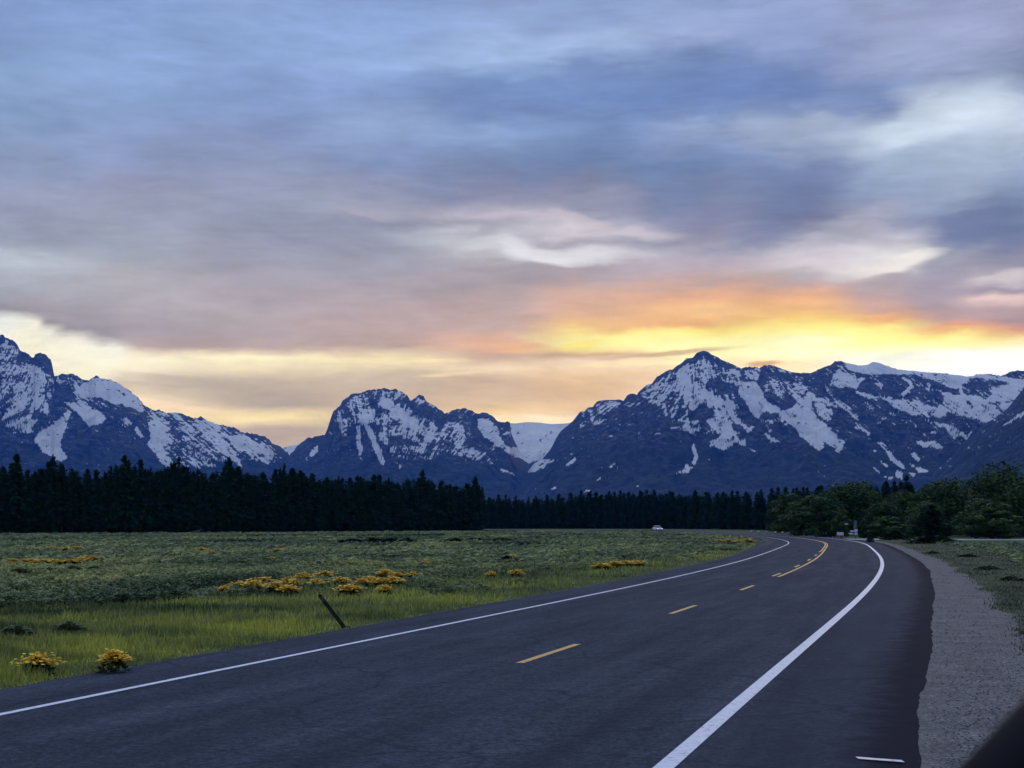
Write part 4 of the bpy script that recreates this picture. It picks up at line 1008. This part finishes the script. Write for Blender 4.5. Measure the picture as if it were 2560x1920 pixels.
for k in range(3):
    sel = ks == k; V, Fc = stamp(lite[k][0], lite[k][1], pos[sel], scs[sel], rng.uniform(0, 6.28, sel.sum()))
    VA.append(V); FA.append(Fc + b); b += len(V)
me = mesh_np('forest', np.vstack(VA), np.vstack(FA), [M_NEED])
tag(link('forest', me), 'dark mass of conifers filling the forest behind its front rows', 'forest', kind='stuff')

# broadleaf trees and shrubs by the bend and along the right
for (px_, top, z, k, wpx, lab) in [
    (2510, 1168, 215, 2, 190, 'largest rounded leafy tree, at the right edge of the picture'), (2365, 1200, 225, 0, 150, 'rounded leafy tree left of the largest one at the right'),
    (2120, 1204, 250, 0, 150, 'broad light green leafy tree behind the road bend'), (2035, 1226, 262, 1, 120, 'leafy tree left of the light green one behind the bend'),
    (2212, 1245, 238, 1, 84, 'narrow leafy tree right of the light green one'), (2258, 1228, 245, 3, 70, 'slim leafy tree between the narrow one and the pointed conifer'),
    (2102, 1272, 212, 3, 42, 'small pale grey green tree standing right behind the road signs'), (2055, 1244, 235, 3, 90, 'small leafy tree behind the row of white road markers'),
    (1985, 1234, 285, 3, 100, 'leafy tree at the left end of the broadleaf group'), (2310, 1244, 210, 1, 90, 'leafy tree behind the dark wide spruce'), (2440, 1235, 200, 1, 110, 'leafy tree in front of the gap left of the largest rounded one'),
    (2570, 1200, 195, 0, 130, 'leafy tree cut by the right edge of the picture'), (2160, 1240, 255, 3, 90, 'leafy tree filling the gap right of the light green one'), (1950, 1250, 330, 3, 60, 'small leafy tree among the far conifers left of the bend'),
    
    (2480, 1255, 186, 3, 110, 'lower leafy tree at the foot of the largest rounded one'), (2215, 1290, 196, 3, 80, 'low leafy tree close behind the dark scrub beside the road')]:
    H = (HOR - top) * z / F + CAMZ
    w = wpx * z / F / 2 / [3.4, 2.6, 3.9, 2.2][k] * 1.15
    tree('leafy_tree', BRO, k, (px_ - CX) * z / F, z, w, H / 9.0, lab, 'tree')
for i_ in range(1, 13):
    px_ = 1960 + i_ * 47 + random.uniform(-8, 8); z = 268 - i_ * 3.2; top = 9 + [1236, 1230, 1222, 1224, 1216, 1214, 1222, 1212, 1208, 1202, 1204, 1190, 1196][i_]
    k = (0, 1, 3)[i_ % 3]; H = (HOR - top) * z / F + CAMZ; w = 92 * z / F / 2 / [3.4, 2.6, 3.9, 2.2][k]
    tree('leafy_tree', BRO, k, (px_ - CX) * z / F, z, w, H / 9.0, 'leafy tree in the back row showing between the rounded trees on the right', 'tree', 'back row of leafy trees at the right')
# wide dark spruce on the right meadow
H = (HOR - 1262) * 160 / F + CAMZ
tree('spruce_tree', CON, 4, (2328 - CX) * 160 / F, 160, 0.72, H / 14.0, 'dark wide spruce in front of the pale side road on the right', 'tree')
def shrub_mesh(seed, n=900):
    v, f, tn = leaf_dome(n, 0.5, 1.0, 0.07, random.Random(seed)); return mesh_np('foliage', v, f, [M_BUSH if seed % 2 else M_LEAF])
SH = [shrub_mesh(700 + k) for k in range(4)]
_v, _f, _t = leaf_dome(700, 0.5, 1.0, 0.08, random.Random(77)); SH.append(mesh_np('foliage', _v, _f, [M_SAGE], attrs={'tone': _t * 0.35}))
def shrub(px_, py_, wpx, h, lab, group=None, k=1, name='shrub'):
    x, y = ground_at(px_, py_); o = link(name, SH[k], None, (x, y, 0)); w = wpx * y / F
    o.scale = (w, w, h); o.rotation_euler = (0, 0, random.uniform(0, 6)); tag(o, lab, 'shrub', group)
shrub(2328, 1359, 140, 0.9, 'low dark scrub spreading at the foot of the wide spruce', k=1)
shrub(2176, 1356, 22, 1.0, 'small dark upright bush beside the end of the shoulder', k=3)
shrub(2235, 1350, 90, 1.3, 'long dark scrub between the road signs and the side road', k=1)
shrub(2275, 1349, 40, 1.2, 'small green bush right of the long dark scrub', k=2)
shrub(2170, 1346, 60, 2.4, 'leafy green bush right behind the road signs', k=2)
shrub(2010, 1340, 80, 2.2, 'green bush behind the row of white markers', k=0)
shrub(2065, 1343, 70, 2.4, 'green bush left of the striped board, behind the road', k=2)
shrub(1268, 1400, 56, 0.25, 'dark low bush in mid meadow under the forest step', k=1)
for (a_, b_, c_) in [(880,1358,90),(935,1356,80),(975,1357,70),(1020,1357,50)]:
    shrub(a_, b_, c_ * 1.3, 0.5, 'dark bush in the long dark row in mid meadow', 'dark bushes in a row in mid meadow', 1)
for (a_, b_, c_) in [(1140,1355,60),(1190,1354,90),(1255,1354,70)]:
    shrub(a_, b_, c_ * 1.3, 0.45, 'dark bush in the row right of the first in the meadow', 'second row of dark bushes in mid meadow', 1)
for (a_, b_, c_, l_) in [(235,1425,40,'darkest bush at the right end of the left sage band'), (300,1470,46,'small dark bush alone on the green verge at the left'), (180,1425,44,'dark bush left of the darkest one in the left sage band'), (120,1430,60,'wide dark bush in the middle of the left sage band'), (50,1432,70,'wide dark bush at the left end of the left sage band'),
        (170,1580,70,'dark low bush on the verge above the two nearest yellow bushes'), (40,1590,90,'wide grey green bush at the left edge above the nearest yellow bush'), (30,1500,80,'grey green bush at the left edge below the dark sage band'),
        (2330,1384,30,'dark small bush on the right meadow below the spruce'), (2420,1392,50,'dark green bush in the right meadow'), (2470,1424,60,'blue green bush in the right meadow near the frame edge'), (2530,1452,60,'large blue green bush at the right edge of the right meadow')]:
    shrub(a_, b_, c_ * 1.5, 0.20, l_, k=4)

# ================================================================== LEANING POST AND OTHER SMALL THINGS
M_POST = mat('dark_olive_post', (0.022, 0.024, 0.012), 0.8, 0.2); t = M_POST.node_tree
base(t, ramp(t, noise(t, objcoord(t), 12, 5, 0.7), [(0.3, (0.010, 0.011, 0.006)), (0.7, (0.04, 0.04, 0.02))]))
x0, y0 = ground_at(862, 1570)
root = empty('leaning_post', (x0, y0, 0)); tag(root, 'dark flat delineator post leaning left beside the asphalt edge', 'post')
hp = Vector((-0.50, 0.05, 0.64)); up = hp.normalized(); Ln = hp.length
mb = MB(); side = Vector((0, 1, 0)).cross(up).normalized(); dpt = side.cross(up).normalized()
def slab(mb, c0, c1, hw, hd):
    vs = []
    for c in (c0, c1):
        for sx_, sd_ in ((-1, -1), (1, -1), (1, 1), (-1, 1)): vs.append(c + side * sx_ * hw + dpt * sd_ * hd)
    mb.add(vs, [(0, 3, 2, 1), (4, 5, 6, 7), (0, 1, 5, 4), (1, 2, 6, 5), (2, 3, 7, 6), (3, 0, 4, 7)])
slab(mb, -up * 0.1, up * Ln * 0.97, 0.038, 0.012)
slab(mb, up * Ln * 0.97, up * Ln, 0.026, 0.010)
link('post', mb.mesh('post', [M_POST], bevel=0.004), root)
mb = MB(); slab(mb, up * Ln * 0.80, up * Ln * 0.92, 0.028, 0.016)
link('reflector', mb.mesh('reflector', [mat('dull_reflector', (0.03, 0.035, 0.05), 0.4, 0.5)], bevel=0.002), root)
mb = MB(); mb.box((0.02, 0, 0.015), (0.20, 0.10, 0.05), taper=0.6)
link('base_clod', mb.mesh('base_clod', [M_POST], bevel=0.01), root)

M_STEEL = mat('galvanised_steel', (0.22, 0.23, 0.24), 0.5, 0.5, 0.6)
M_DKST = mat('dark_steel', (0.03, 0.032, 0.035), 0.6, 0.4, 0.3)
M_SIGNW = mat('white_sheeting', (0.75, 0.76, 0.78), 0.45, 0.5); M_SIGNR = mat('red_sheeting', (0.55, 0.03, 0.025), 0.45, 0.5)
# thin stake in mid meadow
x, y = ground_at(1337, 1441); root = empty('marker_stake', (x, y, 0)); tag(root, 'thin dark stake standing upright in mid meadow', 'stake')
mb = MB(); mb.tube([(0, 0, -0.1), (0.01, 0, 0.28), (0, 0, 0.52)], [0.012, 0.012, 0.010], 6); link('post', mb.mesh('post', [M_DKST]), root)
mb = MB(); mb.box((0, 0, 0.54), (0.035, 0.02, 0.05)); link('cap', mb.mesh('cap', [M_POST], bevel=0.004), root)
# pale fallen log before the left forest
x, y = ground_at(500, 1334); lg = MB(); lg.tube([(-1.1, 0, 0.28), (-0.3, 0.1, 0.42), (0.6, 0.2, 0.62), (1.4, 0.25, 0.85)], [0.05, 0.075, 0.07, 0.03], 7)
lg.tube([(0.6, 0.2, 0.62), (0.9, 0.0, 0.95)], [0.03, 0.01], 5)
o = link('fallen_log', lg.mesh('fallen_log', [M_PBARK], smooth=True), None, (x, y - 4, 0)); tag(o, 'pale thin fallen trunk lying at the foot of the left forest', 'log')

# white marker blocks on stubby posts along the outside of the bend
def block_proto():
    root = empty('road_marker')
    mb = MB(); mb.box((0, 0, 0.13), (0.10, 0.08, 0.30)); link('post', mb.mesh('post', [M_DKST], bevel=0.006), root)
    mb = MB(); mb.box((0, -0.05, 0.36), (0.42, 0.05, 0.20)); link('panel', mb.mesh('panel', [M_SIGNW], bevel=0.012), root)
    return root
ps = np.linspace(0, ARC[-1], 12000); pp = at(ps, -2.9); ppx = CX + pp[:, 0] / np.maximum(pp[:, 1], 1) * F
far = ps > arc_of_y(195, -2.9)
def far_point(px_):
    k = np.where(far, np.abs(ppx - px_), 1e9).argmin(); return pp[k]
proto = block_proto(); first = True
for i, px_ in enumerate([2062, 2041, 2024, 2006, 1989, 1972, 1956, 1938, 1917, 1896, 1878]):
    p = far_point(px_)
    if i == 0: o = proto
    else:
        o = proto.copy(); COL.objects.link(o)
        for ch in proto.children:
            c = ch.copy(); COL.objects.link(c); c.parent = o
    o.location = (p[0], p[1], 0); k = (1.35 if i == 0 else 1.0); o.scale = (k, k, k)
    o.rotation_euler = (0, 0, -0.15)
    if i == 0: tag(o, 'largest white marker at the near end of the row outside the bend', 'road marker', 'white markers along the outside of the bend')
    elif i == 10: tag(o, 'farthest white marker at the left end of the row outside the bend', 'road marker', 'white markers along the outside of the bend')
    else: tag(o, 'small white marker in the middle of the row outside the bend', 'road marker', 'white markers along the outside of the bend')

# red and white board
yb = 205.0; xb = (2097 - CX) * yb / F + 0.2
root = empty('barrier_board', (xb, yb, 0)); tag(root, 'low white board with a red lower stripe at the outside of the bend', 'barrier')
mb = MB(); mb.box((0, 0, 0.58), (0.92, 0.05, 0.40)); link('panel', mb.mesh('panel', [M_SIGNW], bevel=0.01), root)
mb = MB(); mb.box((0.10, -0.01, 0.28), (0.72, 0.05, 0.17)); link('stripe_panel', mb.mesh('stripe_panel', [M_SIGNR], bevel=0.008), root)
for sx_ in (-0.36, 0.36):
    mb = MB(); mb.box((sx_, 0.06, 0.35), (0.06, 0.06, 0.78)); link('leg', mb.mesh('leg', [M_DKST], bevel=0.005), root)
# sign assembly: stacked plates on one post, two left-pointing arrows, pale slanted board above
ys = 197.0; xs_ = (2139 - CX) * ys / F
root = empty('road_sign', (xs_, ys, 0)); tag(root, 'stacked white sign plates on one post with arrow plates pointing left', 'road sign')
mb = MB(); mb.tube([(0, 0.05, -0.1), (0, 0.05, 1.3), (-0.03, 0.05, 2.3)], [0.04, 0.04, 0.035], 8); link('post', mb.mesh('post', [M_STEEL], smooth=True), root)
for zc, w in ((1.05, 0.42), (0.63, 0.38)):
    mb = MB(); mb.box((0.05, 0, zc), (w, 0.03, 0.34)); link('plate', mb.mesh('plate', [M_SIGNW], bevel=0.012), root)
for zc, xc in ((0.98, -0.42), (0.66, -0.60)):
    mb = MB(); mb.add([(xc - 0.38, 0, zc), (xc - 0.1, 0, zc + 0.11), (xc + 0.3, 0, zc + 0.08), (xc + 0.3, 0, zc - 0.08), (xc - 0.1, 0, zc - 0.11),
                       (xc - 0.38, 0.03, zc), (xc - 0.1, 0.03, zc + 0.11), (xc + 0.3, 0.03, zc + 0.08), (xc + 0.3, 0.03, zc - 0.08), (xc - 0.1, 0.03, zc - 0.11)],
                      [(0, 1, 2, 3, 4), (9, 8, 7, 6, 5), (0, 5, 6, 1), (1, 6, 7, 2), (2, 7, 8, 3), (3, 8, 9, 4), (4, 9, 5, 0)])
    link('arrow_plate', mb.mesh('arrow_plate', [M_SIGNW]), root)
mb = MB(); mb.box((-0.6, 0.05, 0.82), (1.1, 0.04, 0.05)); link('crossbar', mb.mesh('crossbar', [M_DKST]), root)
M_PANEL = mat('weathered_back_panel', (0.13, 0.17, 0.15), 0.6, 0.3)
mb = MB(); z0, z1 = 1.28, 2.35
mb.add([(-0.32, -.01, z0), (0.16, -.01, z0), (0.12, -.01, z1), (-0.14, -.01, z1), (-0.32, .02, z0), (0.16, .02, z0), (0.12, .02, z1), (-0.14, .02, z1)], [(0, 1, 2, 3), (7, 6, 5, 4), (0, 4, 5, 1), (1, 5, 6, 2), (2, 6, 7, 3), (3, 7, 4, 0)])
link('upper_board', mb.mesh('upper_board', [M_PANEL], bevel=0.006), root)
# small plate on its own post left of it
root = empty('road_sign', ((2116 - CX) * 200 / F, 200.0, 0)); tag(root, 'small pale sign plate on a thin dark post left of the stacked sign', 'road sign')
mb = MB(); mb.tube([(0, 0.03, -0.1), (0, 0.03, 1.98)], [0.025, 0.025], 6); link('post', mb.mesh('post', [M_DKST]), root)
mb = MB(); mb.box((0, 0, 1.88), (0.48, 0.025, 0.20)); link('plate', mb.mesh('plate', [mat('tan_sheeting', (0.42, 0.42, 0.32), 0.5, 0.4)], bevel=0.008), root)

# ================================================================== DISTANT CAR
M_CARW = mat('pale_car_paint', (0.72, 0.66, 0.70), 0.3, 0.6); M_GLASS = mat('dark_glass', (0.01, 0.012, 0.02), 0.08, 0.8); M_TYRE = mat('tyre_rubber', (0.015, 0.015, 0.016), 0.85, 0.2)
def loft(sections, name, mats, smooth=True):
    n = len(sections[0]); v = [p for s in sections for p in s]; f = []
    for i in range(len(sections) - 1):
        for k in range(n):
            a = i * n + k; b = i * n + (k + 1) % n; f.append((a, b, b + n, a + n))
    f.append(tuple(range(n - 1, -1, -1))); f.append(tuple((len(sections) - 1) * n + k for k in range(n)))
    mb = MB(); mb.add(v, f); return mb.mesh(name, mats, smooth=smooth, bevel=0)
sc_ = arc_of_y(418, 5.0); cpos = at(np.array([sc_]), 5.2)[0]
ctan = at(np.array([sc_ + 1]), 5.2)[0] - cpos
root = empty('distant_car', (float(cpos[0]), float(cpos[1]), 0.03), math.atan2(-ctan[1], -ctan[0]))
k_ = np.where(np.abs(CX + at(ps, 5.2)[:, 0] / np.maximum(at(ps, 5.2)[:, 1], 1) * F - 1642) + np.where(ps > arc_of_y(300, 5.2), 0, 1e6) < 2)[0]
if len(k_): 
    cp = at(ps[k_[:1]], 5.2)[0]; root.location = (float(cp[0]), float(cp[1]), 0.03)
root.scale = (.88, .88, .88); tag(root, 'white car driving towards the bend on the far road before the dark forest', 'car')
def ring(x, w, z0, z1, r=0.25):
    pts = []
    for (yy, zz_) in ((-1, 0), (-1.03, .35), (-1, .75), (-.86, 1), (.86, 1), (1, .75), (1.03, .35), (1, 0)):
        pts.append((x, yy * w, z0 + (z1 - z0) * zz_))
    return pts
link('body', loft([ring(2.25, .62, .38, .62), ring(2.1, .84, .28, .78), ring(1.2, .9, .25, .92), ring(.7, .9, .25, .98), ring(-1.6, .9, .25, 1.02), ring(-2.1, .84, .3, .98), ring(-2.25, .7, .42, .8)], 'body', [M_CARW]), root)
link('windows', loft([ring(.95, .80, .95, .98), ring(.35, .76, .95, 1.42), ring(-1.1, .76, .98, 1.44), ring(-1.85, .78, .98, 1.04)], 'windows', [M_GLASS]), root)
link('roof', loft([ring(.45, .70, 1.39, 1.43), ring(.1, .72, 1.40, 1.49), ring(-1.0, .72, 1.40, 1.50), ring(-1.3, .68, 1.38, 1.43)], 'roof', [M_CARW]), root)
for sx_ in (1.38, -1.38):
    for sy_ in (-.82, .82):
        mb = MB(); mb.tube([(sx_, sy_ - .1, .31), (sx_, sy_ + .1, .31)], [.32, .32], 16); link('wheel', mb.mesh('wheel', [M_TYRE]), root)
M_LAMP = mat('lit_headlamp', (0.9, 0.9, 0.85), 0.2, 0.5); b_ = M_LAMP.node_tree.nodes['Principled BSDF']; b_.inputs['Emission Color'].default_value = (1, .93, .85, 1); b_.inputs['Emission Strength'].default_value = 1.2
for sy_ in (-.62, .62):
    mb = MB(); mb.box((2.16, sy_, .66), (.14, .32, .15)); link('headlight', mb.mesh('headlight', [M_LAMP], bevel=.02), root)

# ================================================================== THE VEHICLE THE PHOTO IS TAKEN FROM (mirror in the lower right corner)
M_BLK = mat('black_car_paint', (0.002, 0.003, 0.006), 0.6, 0.03)
M_BPL = mat('black_trim_plastic', (0.006, 0.007, 0.012), 0.5, 0.3)
root = empty('own_car', (0.62, 0.2, 0)); tag(root, 'black car whose door mirror reaches into the lower right corner', 'car')
def sub(me, n=2):
    return me
# mirror housing: rounded shell
import bmesh
def ellipsoid_shell(c, r, e=2.6, nu=40, nv=24):
    V = []
    for i in range(nu):
        for j in range(nv + 1):
            a = 2 * math.pi * i / nu; b = -math.pi / 2 + math.pi * j / nv
            def sp(v): return math.copysign(abs(v) ** (2 / e), v)
            V.append((c[0] + r[0] * sp(math.cos(b)) * sp(math.cos(a)), c[1] + r[1] * sp(math.cos(b)) * sp(math.sin(a)), c[2] + r[2] * sp(math.sin(b))))
    f = []
    for i in range(nu):
        for j in range(nv):
            a = i * (nv + 1) + j; b = ((i + 1) % nu) * (nv + 1) + j
            f.append((a, b, b + 1, a + 1))
    return V, f
hv, hf = ellipsoid_shell((0, 0, 0), (0.250, 0.085, 0.112))
mb = MB(); mb.add(hv, hf)
MIR = Vector((0.352, 0.80, CAMZ - 0.178)) - Vector(root.location)
h = link('mirror_housing', mb.mesh('mirror_housing', [M_BLK], smooth=True), root, MIR); h.rotation_euler = (0, math.radians(-46), 0)
gl_ = MB(); gv, gf = ellipsoid_shell((0, -0.080, -0.035), (0.17, 0.008, 0.060)); gl_.add(gv, gf)
link('mirror_glass', gl_.mesh('mirror_glass', [mat('mirror_glass', (0.5, 0.52, 0.55), 0.05, 0.8, 1.0)], smooth=True), h)
mb = MB(); mb.tube([tuple(MIR + Vector((0.08, 0, -0.06))), tuple(MIR + Vector((0.16, -0.02, -0.12))), (0.05, 0.52, CAMZ - 0.40)], [0.04, 0.035, 0.045], 10)
link('mirror_arm', mb.mesh('mirror_arm', [M_BPL], smooth=True), root)
# door, sill and fender of the car, outside the frame
link('door', loft([[(0.0, y_, .45), (-.03, y_, .9), (0.0, y_, 1.35), (.05, y_, 1.58), (.14, y_, 1.58), (.14, y_, .45)] for y_ in (-.75, -.2, .35, .58)], 'door', [M_BLK], smooth=False), root)
link('fender', loft([[(0.02, y_, .55), (-.02, y_, .9), (0.02, y_, zt - .15), (.12, y_, zt), (.80, y_, zt + .05), (.80, y_, .55)] for y_, zt in ((.60, 1.42), (1.0, 1.38), (1.6, 1.30), (2.0, 1.15))], 'fender', [M_BLK], smooth=False), root)
mb = MB(); mb.tube([(.10, .52, 1.58), (.22, .30, 1.9), (.36, .0, 2.18)], [.035, .03, .03], 8); link('window_pillar', mb.mesh('window_pillar', [M_BPL], smooth=True), root)
mb = MB(); mb.tube([(.03, 1.45, .42), (.27, 1.45, .42)], [.42, .42], 28); link('wheel', mb.mesh('wheel', [M_TYRE]), root)

# ================================================================== HAZE
hz = MB(); x0_, x1_, y0_, y1_, z0_, z1_ = -8000, 9500, -2000, 15500, -8.0, 1450.0
hz.box(((x0_ + x1_) / 2, (y0_ + y1_) / 2, (z0_ + z1_) / 2), (x1_ - x0_, y1_ - y0_, z1_ - z0_))
M_HZ = bpy.data.materials.new('haze'); M_HZ.use_nodes = True; t = M_HZ.node_tree
t.nodes.remove(t.nodes['Principled BSDF'])
pvn = nd(t, 'ShaderNodeVolumePrincipled'); pvn.inputs['Color'].default_value = (0.03, 0.22, 0.90, 1); pvn.inputs['Absorption Color'].default_value = (1, 1, 1, 1); pvn.inputs['Density'].default_value = 0.36 / 9000; pvn.inputs['Anisotropy'].default_value = 0.0
t.links.new(pvn.outputs[0], t.nodes['Material Output'].inputs['Volume'])
tag(link('haze', hz.mesh('haze', [M_HZ])), kind='stuff')
print('verts', sum(len(o.data.vertices) for o in COL.objects if o.type == 'MESH'))
